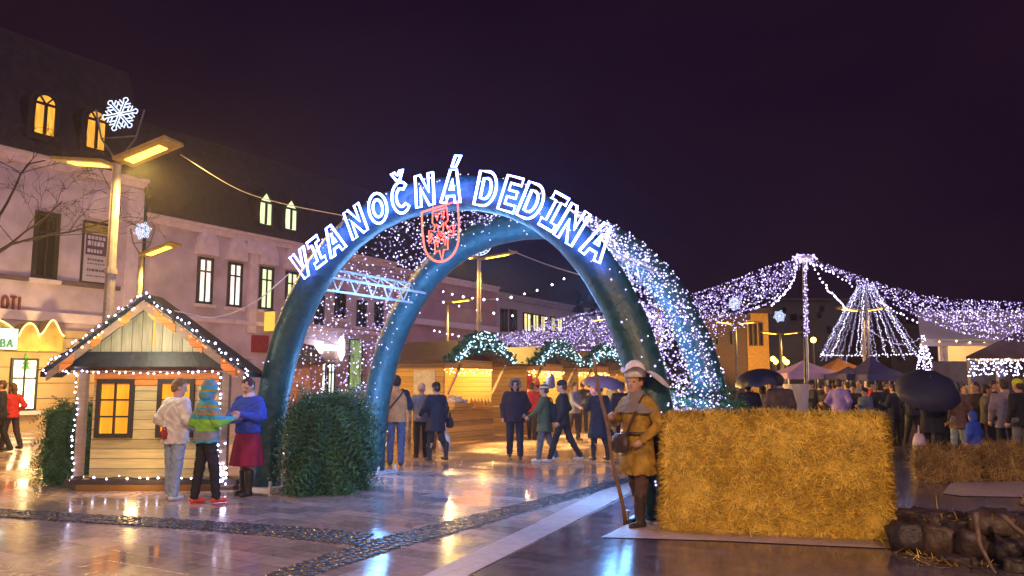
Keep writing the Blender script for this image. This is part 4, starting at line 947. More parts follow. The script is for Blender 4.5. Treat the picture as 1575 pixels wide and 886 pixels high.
for k in range(420):
    p = Vector((3.86, 8.12, 0)).lerp(Vector((5.35, 6.95, 0)), rng.random()) + Vector((rng.gauss(0, .12), rng.gauss(.04, .12), rng.uniform(.33, .40))) if k < 260 else Vector((rng.uniform(3.6, 4.2), rng.uniform(7.3, 8.2), rng.uniform(.005, .03))); d = Vector((rng.gauss(0, 1), rng.gauss(0, 1), rng.uniform(0, .5))).normalized() * rng.uniform(.05, .16); w2 = Vector((-d.y, d.x, 0)).normalized() * .005
    rl.m = rng.randrange(3); rl.face([p - w2, p + w2, p + d + w2 * .4, p + d - w2 * .4])
for k in range(700):
    q_ = ha.lerp(hb_, rng.uniform(-.05, 1.06)) - hn * abs(rng.gauss(0, .13)); p = Vector((q_.x, q_.y, rng.uniform(.015, .03))); d = Vector((rng.gauss(0, 1), rng.gauss(0, 1), rng.uniform(0, .25))).normalized() * rng.uniform(.04, .12); w2 = Vector((-d.y, d.x, 0)).normalized() * .004
    rl.m = rng.randrange(3); rl.face([p - w2, p + w2, p + d + w2 * .4, p + d - w2 * .4])
tag(rl.build('loose_straw', M_straw), kind='stuff')

# ------------------------------------------------------------------ market stalls
SO = Vector((-1.84, 22.0, 0)); SU = Vector((.52, .854, 0)).normalized(); SN = Vector((SU.y, -SU.x, 0))
M_stw = wood('stall_boards', (.56, .34, .075), .14, 2, .5, .2)
M_stf = wood('stall_front', (.62, .36, .08), .16, 2, .5, .25)
M_strf = mat('stall_roof', (.075, .042, .028), .6, .3, 4, .3, 15)
M_stin = mat('stall_inside', (.45, .22, .06), .7, .2, 4, .1)
M_bough = [mat('fir_bough', c, .55, .3, 6, 0) for c in ((.02, .10, .075), (.035, .14, .10), (.012, .06, .05))]
def sp_(s, o, z): return SO + SU * s + SN * o + UZ * z
def sbox(mb, s0, s1, o0, o1, z0, z1): mb.pbox(sp_((s0 + s1) / 2, (o0 + o1) / 2, (z0 + z1) / 2), SU * ((s1 - s0) / 2), SN * ((o1 - o0) / 2), UZ * ((z1 - z0) / 2))
def stall(label, s0, s1, seed, energy=70, back=2.0):
    rg = random.Random(seed); c = (s0 + s1) / 2; root = thing('market_stall', label, 'market stall', sp_(c, -back / 2, 0), 0, 'wooden market stalls with lit fir garlands')
    h, rd = 2.28, 2.86
    mb = MB(); sbox(mb, s0, s0 + .06, -back, -.003, .05, h); mb.build('side_wall', M_stw, root)
    mb = MB(); sbox(mb, s1 - .06, s1, -back, -.003, .05, h); mb.build('side_wall', M_stw, root)
    mb = MB(); sbox(mb, s0 + .062, s1 - .062, -back, -back + .06, .05, h); mb.build('back_wall', M_stin, root)
    mb = MB(); sbox(mb, s0, s1, .003, .06, .06, .50); mb.build('front_panel', M_stf, root)
    mb = MB(); sbox(mb, s0 + .002, s1 - .002, -.03, .03, .503, .92); mb.build('recess_panel', wood('stall_recess', (.40, .25, .06), .3, 2), root)
    mb = MB(); sbox(mb, s0 - .05, s1 + .05, -.35, .34, .93, .985); mb.build('counter', M_stf, root)
    mb = MB(); sbox(mb, s0, s1, -.06, -.003, h - .22, h); mb.build('lintel', M_stf, root)
    mb = MB(); sbox(mb, s0 - .01, s0 - .003 + 0, -back, 0, h - .10, h - .03); mb.build('eave_trim', wood('pale_trim', (.65, .48, .2), 2, 2), root)
    mb = MB(); ov = .55
    mb.prism([sp_(s0 - .22, ov, h - .02), sp_(c, ov, rd), sp_(s1 + .22, ov, h - .02), sp_(s1 + .22, ov, h - .10), sp_(c, ov, rd - .10), sp_(s0 - .22, ov, h - .10)], SN * -(back + ov + .2)); ro = mb.build('roof', M_strf, root)
    mb = MB(); mb.prism([sp_(s0 + .02, .0, h + .01), sp_(s1 - .02, .0, h + .01), sp_(c, .0, rd - .12)], SN * -.04); mb.build('gable', M_strf, root)
    for s in (s0 + .1, s1 - .1):
        mb = MB(); mb.bar(sp_(s, .05, 1.35), sp_(s, ov - .05, h - .12), .06, .06); mb.build('strut', wood('strut_wood', (.6, .38, .14), 2, 2), root)
    # fir garland heaped on the front gable edge
    gm = MB()
    def gp(q): 
        x = abs(q); return sp_(c + (s1 - s0 + .5) / 2 * q, ov - .05, h + (rd - h) * (1 - x ** 1.5) - .02)
    for k in range(2600):
        q = rg.uniform(-1, 1); p = gp(q) + Vector((rg.gauss(0, .07), rg.gauss(0, .07), rg.uniform(-.30, .20) * (1.1 - abs(q)))) + SN * rg.uniform(-.25, .12)
        d = Vector((rg.gauss(0, 1), rg.gauss(0, 1), rg.gauss(.2, .7))).normalized(); ln = rg.uniform(.08, .17); w2 = d.orthogonal().normalized() * ln * .28; w2 = Matrix.Rotation(rg.uniform(0, 6), 3, d) @ w2
        gm.m = rg.randrange(3); gm.face([p, p + d * ln * .5 + w2, p + d * ln, p + d * ln * .5 - w2])
    gm.build('fir_garland', M_bough, root)
    gm = MB()
    for k in range(260):
        q = rg.uniform(-1, 1); gm.bulb(gp(q) + Vector((rg.gauss(0, .05), rg.gauss(0, .05), rg.uniform(-.26, .24) * (1.15 - abs(q)))) + SN * rg.uniform(.02, .16), rg.uniform(.018, .03))
    tag(gm.build('garland_bulbs', [em('garland_glow', (.5, .8, 1.0), 3.0)], root), kind='stuff')  # loose bulbs scattered through the fir garland
    st = MB(); st.string([sp_(s0 + (s1 - s0) * i / 12, .02, h - .26 - .12 * (i % 2)) for i in range(13)], .08, .02, .04); st.build('icicle_light', [M_wire, M_warm], root)
    mb = MB(); sbox(mb, s0 + .2, s1 - .2, -back + .063, -back + .32, 1.42, 1.45); sbox(mb, s0 + .2, s1 - .2, -back + .063, -back + .32, 1.82, 1.85); mb.build('shelf', M_stf, root)
    light('stall_light', 'POINT', sp_(c, -.75, 2.08), energy * 1.5, (1, .66, .24), .12)
    light('stall_light', 'SPOT', sp_(c, .42, 2.12), energy * 16, (1, .55, .13), .08, sp_(c, 3.2, 0), 2.0)
    return root
stall('nearest wooden market stall with heaped white goods on its open counter', .0, 2.45, 31, 110)
stall('second wooden market stall with red goods hanging inside its hatch', 4.4, 6.9, 32, 110)
stall('third and farthest wooden market stall with a low fir garland', 8.0, 10.6, 33, 90)
stall('last of the wooden stalls mostly hidden by the people under umbrellas', 12.2, 14.8, 34, 70)
# goods on the first two stalls
M_cloth = mat('white_cloth', (.7, .6, .5), .8, .1, 8, .3); M_bread = mat('bread_crust', (.55, .30, .10), .7, .3, 10, .3)
mb = MB(); sbox(mb, .12, .95, -.1, .28, .987, 1.11); cr_ = mb.build('tray', M_stf); tag(cr_, 'wooden tray on the counter of the nearest stall', 'tray')
mb = MB()
for k in range(26): mb.ell(sp_(rng.uniform(.2, .88), rng.uniform(-.02, .2), 1.14 + .18 * rng.random() * (1 - abs(rng.uniform(-1, 1)))), .10, .08, .06, 8, 5)
tag(mb.build('pastry_heap', M_cloth, smooth=True), 'pale heap of pastry in the tray of the nearest stall', 'pastries')
for k in range(7):
    mb = MB(); s = 1.15 + k * .17; mb.lathe([(.055, 0), (.06, .12), (.05, .16), (.02, .2), (.022, .25)], sp_(s, .12, .987), 10); tag(mb.build('jar', mat('honey_jar', (.6, .33, .05), .2, .2, 6, 0), smooth=True), 'small golden jar in the row on the nearest stall counter', 'jar', 'golden jars on the nearest stall counter')
GC = [(.55, .05, .03), (.6, .5, .35), (.1, .16, .35), (.55, .3, .05), (.35, .06, .1)]
for st_, (s0, s1) in enumerate(((.0, 2.45), (4.4, 6.9))):
    for z in (1.452, 1.852):
        for k in range(9):
            mb = MB(); s = s0 + .32 + k * .22; hh = rng.uniform(.15, .28); mb.lathe([(.07, 0), (.075, hh * .5), (.05, hh * .8), (.03, hh)], sp_(s, -1.8, z), 9)
            ci = rng.randrange(5); tag(mb.build('gift_jar', mat('gift_colour%s' % 'abcde'[ci], GC[ci], .4, .2, 8, 0), smooth=True), ('jar on the back shelves of the nearest stall' if st_ == 0 else 'jar on the back shelves of the second stall'), 'jar', 'jars on the shelves of the nearest stall' if st_ == 0 else 'jars on the shelves of the second stall')
for k, (s, z, c_, lb) in enumerate(((4.75, 1.75, (.65, .03, .02), 'red stocking hanging at the left of the second stall'), (5.2, 1.6, (.7, .08, .03), 'orange red bag hanging inside the second stall'), (6.2, 1.75, (.05, .1, .5), 'blue bag hanging at the right of the second stall'))):
    mb = MB(); mb.lathe([(.03, .5), (.12, .45), (.15, .25), (.17, .05), (.1, -.03)][::-1], sp_(s, -.12, z - .25), 10, 1, .7); mb.tube([sp_(s, -.12, z + .24), sp_(s, -.12, 2.2)], .008, 4)
    tag(mb.build('hanging_bag', mat('bag%s' % 'abc'[k], c_, .6), smooth=True), lb, 'bag')
mb = MB(); sbox(mb, -.02, -.004, -1.0, -.28, 1.35, 2.0); tag(mb.build('poster', mat('pale_poster', (.6, .55, .42), .6, .2, 6, 0)), 'pale notice pinned to the end wall of the nearest stall', 'poster')
# log pile table and barrel by the first stall's end wall
q = at(640, 690, 20.6); mb = MB()
mb.lathe([(.26, 0), (.31, .3), (.32, .5), (.28, .92), (.30, .96), (.30, 1.0), (.02, 1.0)], (q.x + .22, 20.6, 0), 16); tag(mb.build('barrel', wood('barrel_wood', (.2, .10, .05), .1, 0)), 'brown barrel between the man in tan and the stall end wall', 'barrel')
q = at(618, 690, 21.2); bn = thing('birch_post', 'pale birch log standing by the stall end wall behind the man in tan', 'log', (q.x + .1, 21.2, 0)); mb = MB(); mb.tube([(0, 0, 0), (.01, 0, 1.0)], .13, 12); mb.build('trunk', mat('birch_bark', (.5, .4, .3), .7, .6, 7, .3), bn, True)

# ------------------------------------------------------------------ canopies, marquee and stall at the right
def gazebo(label, px0, px1, py_e, py_t, Y, dep, mtop, group=None, posts=True):
    a, b, t = at(px0, py_e, Y), at(px1, py_e, Y), at((px0 + px1) / 2, py_t, Y); root = thing('canopy_tent', label, 'canopy', ((a.x + b.x) / 2, Y + dep / 2, 0), 0, group)
    mb = MB(); zE = a.z; c = Vector(((a.x + b.x) / 2, Y + dep / 2, t.z)); q = [Vector((a.x, Y, zE)), Vector((b.x, Y, zE)), Vector((b.x, Y + dep, zE)), Vector((a.x, Y + dep, zE))]
    n_ = 6
    for i in range(4):
        p0, p1 = q[i], q[(i + 1) % 4]; rows = []
        for k in range(n_ + 1):
            f = k / n_; L0, L1 = p0.lerp(c, f), p1.lerp(c, f); sag = -.06 * math.sin(PI * f) * (zE and 1); rows.append([L0 + UZ * sag, L1 + UZ * sag])
        for k in range(n_): mb.face([rows[k][0], rows[k][1], rows[k + 1][1], rows[k + 1][0]])
    ro = mb.build('roof', mtop, root)
    mb = MB()
    for i in range(4):
        p0, p1 = q[i], q[(i + 1) % 4]; d = p1 - p0; nn = Vector((d.y, -d.x, 0)).normalized()
        mb.pbox((p0 + p1) / 2 - UZ * .10 + nn * .012, d / 2, nn * .01, UZ * .10)
    mb.build('valance', mtop, root)
    for p in q:
        mb = MB(); d = (Vector((c.x, c.y, 0)) - Vector((p.x, p.y, 0))).normalized() * .06; mb.tube([(p.x + d.x, p.y + d.y, 0), (p.x + d.x, p.y + d.y, zE - .02)], .03, 6); mb.build('post', M_metal, root)
    return root
M_cp = mat('lilac_canvas', (.46, .30, .52), .8, .1, 2, .1); M_cn = mat('navy_canvas', (.03, .025, .13), .7, .2, 2, .1); M_co = mat('orange_canvas', (.62, .26, .05), .8, .15, 2, .1); M_cw = mat('white_canvas', (.6, .55, .52), .8, .1, 1.5, .15)
gazebo('lilac pyramid canopy right of the tent pole', 1212, 1301, 574, 552, 29, 2.6, M_cp)
gazebo('orange lit canopy roof behind the lilac canopy', 1272, 1347, 571, 549, 34, 2.6, M_co)
gazebo('navy canopy under the tall cone of lights', 1303, 1346, 575, 562, 27, 2.0, M_cn)
gazebo('tall peaked navy canopy right of the cone of lights', 1335, 1392, 576, 546, 26, 2.2, M_cn)
light('canopy_light', 'POINT', at(1255, 582, 30.2), 22, (1, .62, .5), .15); light('canopy_light', 'POINT', at(1318, 585, 30.5), 28, (1, .55, .25), .15); light('canopy_light', 'POINT', at(1365, 582, 27.2), 14, (.7, .5, 1), .15)
light('canopy_light', 'POINT', at(1287, 556, 32), 60, (1, .5, .12), .15)
# marquee
a, b = at(1416, 524, 24), at(1760, 516, 24); mq = thing('marquee', 'large white marquee with a warm lit canvas wall at the right', 'marquee', ((a.x + b.x) / 2, 27, 0))
mb = MB(); zE = a.z; zt = at(1560, 478, 26).z; xm = (a.x + b.x) / 2
mb.prism([(a.x, 24, zE), (b.x, 24, zE), (b.x, 26.5, zt), (a.x + 1.2, 26.5, zt)], (0, 0, .05)); mb.build('roof', M_cw, mq)
mb = MB(); mb.box(a.x, b.x, 23.93, 23.99, zE - .16, zE); mb.build('valance', M_cw, mq)
mb = MB(); mb.box(at(1452, 600, 26.5).x, b.x, 26.5, 26.56, 0, zE + .2); mb.build('wall', mat('beige_canvas', (.5, .38, .22), .8, .1, 1, .1), mq)
for px in (1448, 1455, 1600):
    p = at(px, 560, 24.3); mb = MB(); mb.box(p.x - .05, p.x + .05, 24.25, 24.35, 0, zE - .01); mb.build('post', mat('pale_pole', (.6, .5, .42), .5), mq)
st = MB(); st.string([(a.x + .1 + (b.x - a.x - .2) * i / 10, 23.9, zE - .03) for i in range(11)], .45, .03, .02, .02); st.build('light_string', [M_palewire, M_warm], mq)
light('marquee_light', 'POINT', at(1490, 540, 25.2), 90, (1, .72, .36), .2); light('marquee_light', 'POINT', at(1580, 540, 25.2), 70, (1, .72, .36), .2)
# brown roofed stall at the right edge
a = at(1486, 552, 20); b = at(1700, 540, 20); rs = thing('market_stall', 'brown roofed stall hung with white bulbs at the right edge', 'market stall', ((a.x + b.x) / 2, 21.2, 0))
zE = a.z; mb = MB(); mb.prism([(a.x, 20, zE), (b.x, 20, zE), (b.x, 21.3, at(1640, 505, 21.3).z), (a.x + 2.4, 21.3, at(1640, 507, 21.3).z)], (0, 0, .06)); mb.build('roof', mat('brown_felt', (.13, .08, .06), .7, .3, 3, .3), rs)
for px in (1497, 1541, 1690):
    p = at(px, 600, 20.2); mb = MB(); mb.box(p.x - .07, p.x + .07, 20.15, 20.29, 0, zE - .01); mb.build('post', mat('blue_post', (.10, .09, .14), .6), rs)
mb = MB(); mb.box(a.x + .2, b.x, 20.3, 20.36, 0, 1.0); mb.build('front_panel', mat('dark_counter', (.09, .06, .07), .6), rs)
mb = MB(); mb.box(a.x + .15, b.x, 20.1, 20.75, 1.003, 1.05); mb.build('counter', mat('dark_counter2', (.14, .10, .10), .5), rs)
mb = MB(); mb.box(a.x + .2, b.x, 22.0, 22.05, 0, zE); mb.build('back_wall', mat('dark_boards', (.07, .05, .06), .7), rs)
st = MB(); st.m = 1
for k in range(260): st.bulb((rng.uniform(a.x + .05, a.x + 2.6), 20.02 + rng.uniform(-.04, .06), zE - rng.random() ** 1.3 * .42), rng.uniform(.014, .026))
tag(st.build('icicle_light', [M_wire, M_netbright], rs), kind='stuff')  # loose bulbs hung as an icicle fringe, without wires
light('stall_light', 'POINT', (a.x + 1.2, 20.9, zE - .3), 22, (1, .75, .6), .1)
for k in range(9):
    mb = MB(); x = a.x + .35 + k * .2; hh = rng.uniform(.12, .3); mb.lathe([(.06, 0), (.07, hh * .6), (.04, hh)], (x, 20.4, 1.052), 9); tag(mb.build('mug', mat('mug_white', (.55, .5, .5), .4, .1, 5, 0), smooth=True), 'pale mug on the counter of the stall at the right edge', 'mug', 'mugs on the right edge stall')
# dark hut behind the left arch leg
q = gnd(458, 640); dh = thing('dark_hut', 'small dark roofed hut behind the left leg of the arch', 'hut', (q.x, 26, 0)); x0, x1 = at(446, 600, 25).x, at(477, 600, 25).x
mb = MB(); mb.box(x0, x1, 25, 26.6, 0, at(460, 557, 25).z); mb.build('wall', mat('rose_boards', (.3, .16, .15), .8), dh)
mb = MB(); xa, xb = at(436, 560, 25).x, at(482, 560, 25).x; zt = at(455, 527, 25).z; zl = at(455, 558, 25).z; mb.prism([(xa, 24.7, zl), (xb, 24.7, zl), ((xa + xb) / 2, 24.7, zt)], (0, 2.2, 0)); mb.build('roof', M_tar, dh)
# dark parasol of a cafe behind hedge
# ------------------------------------------------------------------ bare tree at the left edge
M_twig = mat('bare_bark', (.075, .055, .05), .8, .3, 10, .2)
tr = thing('bare_tree', 'leafless tree reaching in over the lilac house at the left edge', 'tree', (at(-75, 600, 21).x, 21, 0))
rg = random.Random(8); tm = MB(); bm_ = MB()
def branch(mb, p, d, ln, r, lev):
    n_ = 5; pts = [p]; wob = .3 if lev == 0 else 1
    for i in range(n_):
        d = (d + Vector((rg.gauss(0, .16) * wob, rg.gauss(0, .16) * wob, rg.gauss(.02 if lev < 3 else -.02, .12)))).normalized(); pts.append(pts[-1] + d * ln / n_)
    mb.tube(pts, [r * (1 - .55 * i / n_) for i in range(n_ + 1)], 5 if lev else 9)
    if lev >= 5: return
    for k in range(4 if lev < 4 else 3):
        i = rg.randint(2 if lev else 4, n_); q = pts[i]; s = Vector((rg.gauss(0, 1), rg.gauss(0, 1), rg.gauss(.15, .5))).normalized(); branch(bm_, q, (d * .75 + s * .75).normalized(), ln * rg.uniform(.42, .62), max(.006, r * .36), lev + 1)
branch(tm, Vector((at(-75, 600, 21).x, 21, 0)), Vector((.0, 0, 1)), 6.2, .11, 0)
tm.build('trunk', M_twig, tr, smooth=True); bm_.build('crown', M_twig, tr)
# ------------------------------------------------------------------ people: implicit surfaces skinned into one continuous mesh each
BIG = 9.0
def sdf_mesh(prims, h, k=.025):
    """prims: list of dicts with kind, tag; returns verts, quads, tag per face"""
    lo = np.full(3, 1e9); hi = np.full(3, -1e9)
    for p in prims: lo = np.minimum(lo, p['lo']); hi = np.maximum(hi, p['hi'])
    lo = lo - 3 * h; n = np.ceil((hi - lo) / h).astype(int) + 4
    ax = [lo[i] + h * np.arange(n[i]) for i in range(3)]
    D = np.full(tuple(n), BIG, dtype=np.float32)
    for p in prims:
        pad = max(.06, 3 * h)
        i0 = np.maximum(0, ((p['lo'] - pad - lo) / h).astype(int)); i1 = np.minimum(n, ((p['hi'] + pad - lo) / h).astype(int) + 2)
        X, Y, Z = np.meshgrid(*[ax[i][i0[i]:i1[i]] for i in range(3)], indexing='ij')
        d = p['f'](X, Y, Z); sl = tuple(slice(a, b) for a, b in zip(i0, i1)); o = D[sl]; kk = p.get('k', k)
        q = np.clip(kk - np.abs(o - d), 0, None) / kk; D[sl] = np.minimum(o, d) - q * q * kk * .25
    s = D < 0; off = [(a, b, c) for a in (0, 1) for b in (0, 1) for c in (0, 1)]
    m = [x - 1 for x in n]; C = {}; Sg = {}
    for o in off: sl = tuple(slice(o[i], o[i] + m[i]) for i in range(3)); C[o] = D[sl]; Sg[o] = s[sl]
    cnt = sum(Sg[o].astype(int) for o in off); mask = (cnt > 0) & (cnt < 8)
    idx = np.full(mask.shape, -1, int); idx[mask] = np.arange(mask.sum()); base = np.argwhere(mask).astype(float)
    acc = np.zeros((len(base), 3)); num = np.zeros(len(base))
    for a in off:
        for i in range(3):
            if a[i] == 0:
                b = list(a); b[i] = 1; b = tuple(b); da, db = C[a][mask], C[b][mask]; x = (da < 0) != (db < 0); t = np.where(x, da / np.where(x, da - db, 1), 0)
                pos = np.tile(np.array(a, float), (len(base), 1)); pos[:, i] += t; acc += pos * x[:, None]; num += x
    V = lo + (base + acc / num[:, None]) * h
    Q = []
    for i in range(3):
        j, l = (i + 1) % 3, (i + 2) % 3
        A = s[tuple(slice(0, n[q] - 1) if q == i else slice(1, n[q] - 1) for q in range(3))]; Bq = s[tuple(slice(1, n[q]) if q == i else slice(1, n[q] - 1) for q in range(3))]
        for sg in (True, False):
            e = np.argwhere((A != Bq) & (A == sg)); e = e.copy(); e[:, j] += 1; e[:, l] += 1
            def ix(dj, dl): q = e.copy(); q[:, j] += dj; q[:, l] += dl; return idx[q[:, 0], q[:, 1], q[:, 2]]
            f = np.stack([ix(-1, -1), ix(0, -1), ix(0, 0), ix(-1, 0)], 1)
            Q.append(f if sg else f[:, ::-1])
    Q = np.concatenate(Q); Q = Q[(Q >= 0).all(1)]
    cen = V[Q].mean(1); best = np.full(len(cen), BIG); tg = np.zeros(len(cen), int)
    for p in prims:
        d = p['f'](cen[:, 0], cen[:, 1], cen[:, 2]) - p.get('bias', 0); w_ = d < best; best[w_] = d[w_]
        t = p['tag']; tv = t(cen) if callable(t) else np.full(len(cen), t); tg[w_] = tv[w_]
    return V, Q, tg
def cone(a, b, ra, rb, tag_, **kw):
    a, b = np.array(a, float), np.array(b, float); r = max(ra, rb)
    ba = b - a; L2 = max(1e-9, (ba * ba).sum())
    def f(X, Y, Z):
        px, py, pz = X - a[0], Y - a[1], Z - a[2]; t = np.clip((px * ba[0] + py * ba[1] + pz * ba[2]) / L2, 0, 1)
        return np.sqrt((px - ba[0] * t) ** 2 + (py - ba[1] * t) ** 2 + (pz - ba[2] * t) ** 2) - (ra + (rb - ra) * t)
    return dict(f=f, lo=np.minimum(a, b) - r, hi=np.maximum(a, b) + r, tag=tag_, **kw)
def ellp(c, r, tag_, rz=0.0, **kw):
    c, r = np.array(c, float), np.array(r, float); cs, sn = math.cos(rz), math.sin(rz); R = max(r)
    def f(X, Y, Z):
        x, y, z = X - c[0], Y - c[1], Z - c[2]; x, y = x * cs + y * sn, -x * sn + y * cs
        k0 = np.sqrt((x / r[0]) ** 2 + (y / r[1]) ** 2 + (z / r[2]) ** 2); k1 = np.sqrt((x / r[0] ** 2) ** 2 + (y / r[1] ** 2) ** 2 + (z / r[2] ** 2) ** 2) + 1e-6
        return k0 * (k0 - 1) / k1
    return dict(f=f, lo=c - R, hi=c + R, tag=tag_, **kw)
def wrinkle(p, amp, seed=0.0):
    f0 = p['f']
    def f(X, Y, Z): return f0(X, Y, Z) + amp * (np.sin(52 * Z + 9 * np.sin(11 * X + seed) + 7 * np.sin(9 * Y + 2 * seed)) * .6 + np.sin(31 * X + 24 * Y + 14 * np.sin(8 * Z + seed)) * .5)
    p['f'] = f; return p
def loft(sec, tag_, folds=0, **kw):
    """sec: list of (z, cx, cy, rx, ry) from low to high"""
    S = np.array(sorted(sec), float); z0, z1 = S[0, 0], S[-1, 0]
    lo = np.array([(S[:, 1] - S[:, 3]).min(), (S[:, 2] - S[:, 4]).min(), z0]); hi = np.array([(S[:, 1] + S[:, 3]).max(), (S[:, 2] + S[:, 4]).max(), z1])
    def f(X, Y, Z):
        cx, cy, rx, ry = (np.interp(Z, S[:, 0], S[:, i]) for i in (1, 2, 3, 4)); x, y = X - cx, Y - cy
        if folds:
            an = np.arctan2(y, x); fd = 1 + .045 * np.sin(an * folds + 1.3) * np.clip((z1 - Z) / (z1 - z0), 0, 1); rx, ry = rx * fd, ry * fd
        q = (np.sqrt((x / rx) ** 2 + (y / ry) ** 2) - 1) * np.minimum(rx, ry); zz = np.maximum(z0 - Z, Z - z1)
        return np.where((q > 0) & (zz > 0), np.sqrt(np.clip(q, 0, None) ** 2 + np.clip(zz, 0, None) ** 2), np.maximum(q, zz))
    return dict(f=f, lo=lo, hi=hi, tag=tag_, **kw)
SKIN = mat('skin', (.48, .27, .19), .55, .08, 8, 0); M_eye = mat('eye_dark', (.03, .02, .02), .3, bump=0); M_lip = mat('lip', (.35, .12, .10), .5, bump=0)
def cloth(name, c, rough=.8, var=.2): return mat(name, c, rough, var, 9, .35, 28, .3)
ARMS = {  # elbow, wrist for the right arm (mirrored for the left): x out, y forward, z up, for a 1.75 m body
 'down': ((.255, -.03, 1.14), (.27, .06, .90)), 'pocket': ((.30, -.09, 1.15), (.215, .11, .98)), 'fold': ((.27, .10, 1.15), (-.03, .245, 1.17)),
 'hold': ((.26, .06, 1.15), (.16, .30, 1.20)), 'raise': ((.25, .12, 1.18), (.14, .26, 1.42)), 'carry': ((.26, -.02, 1.14), (.27, .02, .88)), 'back': ((.27, -.14, 1.16), (.26, -.10, .92)), 'fwd': ((.25, .10, 1.16), (.22, .30, 1.02)), 'hip': ((.33, -.05, 1.15), (.17, .16, 1.04)), 'behind': ((.28, -.08, 1.14), (.08, -.17, .98))}
def person(label, px, py, face, H, top, legs, arms=('down', 'down'), stride=(0, 0), bend=(0, 0), coat=None, hem=None, hat=None, hair=(.07, .045, .03), hood=None, shoe=(.03, .025, .025), skirt=None, boots=False,
           h=.02, near=False, turn=0.0, lean=0.0, stripes=None, glove=None, group=None, at_y=None, extra=None, sleeve=None, bulk=1.0, collar=None, scarf=None, sit=0.0, hairlen=0.0, nod=0.0, legw=1.0):
    g_ = gnd(px, py) if at_y is None else Vector((at(px, 592, at_y).x, at_y, 0))
    s = H / 1.75; parts = {}
    def A(p, prim):
        if p in ('coat', 'trousers', 'shawl', 'mantle', 'tunic_hem', 'hood'): prim = wrinkle(prim, .0055 if p != 'hood' else .003, len(label) * .7)
        if p in ('hair', 'fur'): prim = wrinkle(prim, .007, 3.0)
        parts.setdefault(p, []).append(prim)
    S_ = lambda v: np.array(v, float) * s
    mats = {'skin': SKIN, 'eye': M_eye, 'lip': M_lip}
    names = ['skin', 'eye', 'lip']; B = 'body'
    # legs
    ank = []
    for i, sg in enumerate((-1, 1)):
        a = stride[i]; b = a - bend[i]; hip = np.array((sg * .095, 0, .92)); kn = hip + np.array((sg * .01, .43 * math.sin(a), -.43 * math.cos(a))); an = kn + np.array((sg * .005, .43 * math.sin(b), -.43 * math.cos(b))); ank.append((hip, kn, an, b))
    dz = .065 - min(q[2][2] for q in ank)
    top_shift = np.array((0, 0, dz))
    for i, (hip, kn, an, b) in enumerate(ank):
        hip, kn, an = hip + top_shift, kn + top_shift, an + top_shift
        A(B, cone(S_(hip), S_(kn), .078 * s, .052 * s, 0)); A(B, cone(S_(kn), S_(an), .05 * s, .036 * s, 0)); A(B, cone(S_(kn + (an - kn) * .25 + np.array((0, -.015, 0))), S_(kn + (an - kn) * .5), .052 * s, .04 * s, 0))
        toe = an + np.array((0, .125, -.035)); A(B, cone(S_(an + np.array((0, -.02, -.02))), S_(toe), .036 * s, .028 * s, 0))
        pl = -max(0, b) * .0
        for q in ((an + np.array((0, -.035, -.028)), toe + np.array((0, .01, 0)), .042, .036),): A('shoe%d' % i, cone(S_(q[0]), S_(q[1]), q[2] * s, q[3] * s, 0)); A('shoe%d' % i, cone(S_(an + np.array((0, 0, -.01))), S_(an + np.array((0, .0, .28 if boots else .02))), .048 * s, (.07 if boots else .046) * s, 0))
        if not skirt or skirt.get('leggings'):
            lw = legw
            A('trousers', cone(S_(hip), S_(kn), .095 * s * lw, .074 * s * lw, 0)); A('trousers', cone(S_(kn), S_(an + np.array((0, 0, .22 if boots else .02))), .073 * s * lw, (.060 if not boots else .066) * s * lw, 0))
    Z = dz
    def sh(y): return lean * max(0, y - .9)
    # torso
    A(B, loft([(z * s + Z * s, 0, (y + sh(z)) * s, rx * s, ry * s) for z, y, rx, ry in ((.86, 0, .15, .105), (.98, 0, .155, .11), (1.12, .01, .14, .10), (1.28, .015, .165, .115), (1.38, .0, .17, .10), (1.46, -.01, .09, .07))], 0, k=.05))
    if not skirt or skirt.get('leggings'): A('trousers', loft([(z * s + Z * s, 0, (y + sh(z)) * s, rx * s, ry * s) for z, y, rx, ry in ((.83, 0, .15, .11), (.92, 0, .172, .128), (1.02, 0, .165, .122))], 0, k=.05))
    hz = hem if hem is not None else .84
    bk = bulk
    C = [(hz, 0, (.195 + max(0, .84 - hz) * .12) * bk, (.15 + max(0, .84 - hz) * .12) * bk), (.92, 0, .19 * bk, .145 * bk), (1.06, .01, .178 * bk, .135 * bk), (1.2, .012, .188 * bk, .142 * bk), (1.33, .01, .195 * bk, .137 * bk), (1.41, -.005, .165 * bk, .11 * bk), (1.47, -.012, .085, .075)]
    A('coat', loft([(z * s + Z * s, 0, (y + sh(z)) * s, rx * s, ry * s) for z, y, rx, ry in C], 0, folds=7 if hz < .75 else 0, k=.05))
    # arms and hands
    for i, sg in enumerate((-1, 1)):
        e, w_ = arms[i] if isinstance(arms[i], tuple) else ARMS[arms[i]]
        e = np.array((sg * e[0], e[1] + sh(1.15), e[2] + Z)); w_ = np.array((sg * w_[0], w_[1] + sh(1.1), w_[2] + Z)); shd = np.array((sg * .178, sh(1.4), 1.385 + Z))
        A(B, cone(S_(shd), S_(e), .052 * s, .042 * s, 0)); A(B, cone(S_(e), S_(w_), .041 * s, .028 * s, 0))
        A('coat', cone(S_(shd), S_(e), .077 * s * bk, .062 * s * bk, 1 if sleeve else 0)); A('coat', cone(S_(e), S_(w_), .062 * s * bk, .047 * s, 1 if sleeve else 0))
        d = (w_ - e) / np.linalg.norm(w_ - e); up = np.array((0, 0, 1.0)); lat = np.cross(d, np.array((sg * 1.0, 0, 0)))
        if np.linalg.norm(lat) < .2: lat = np.cross(d, up)
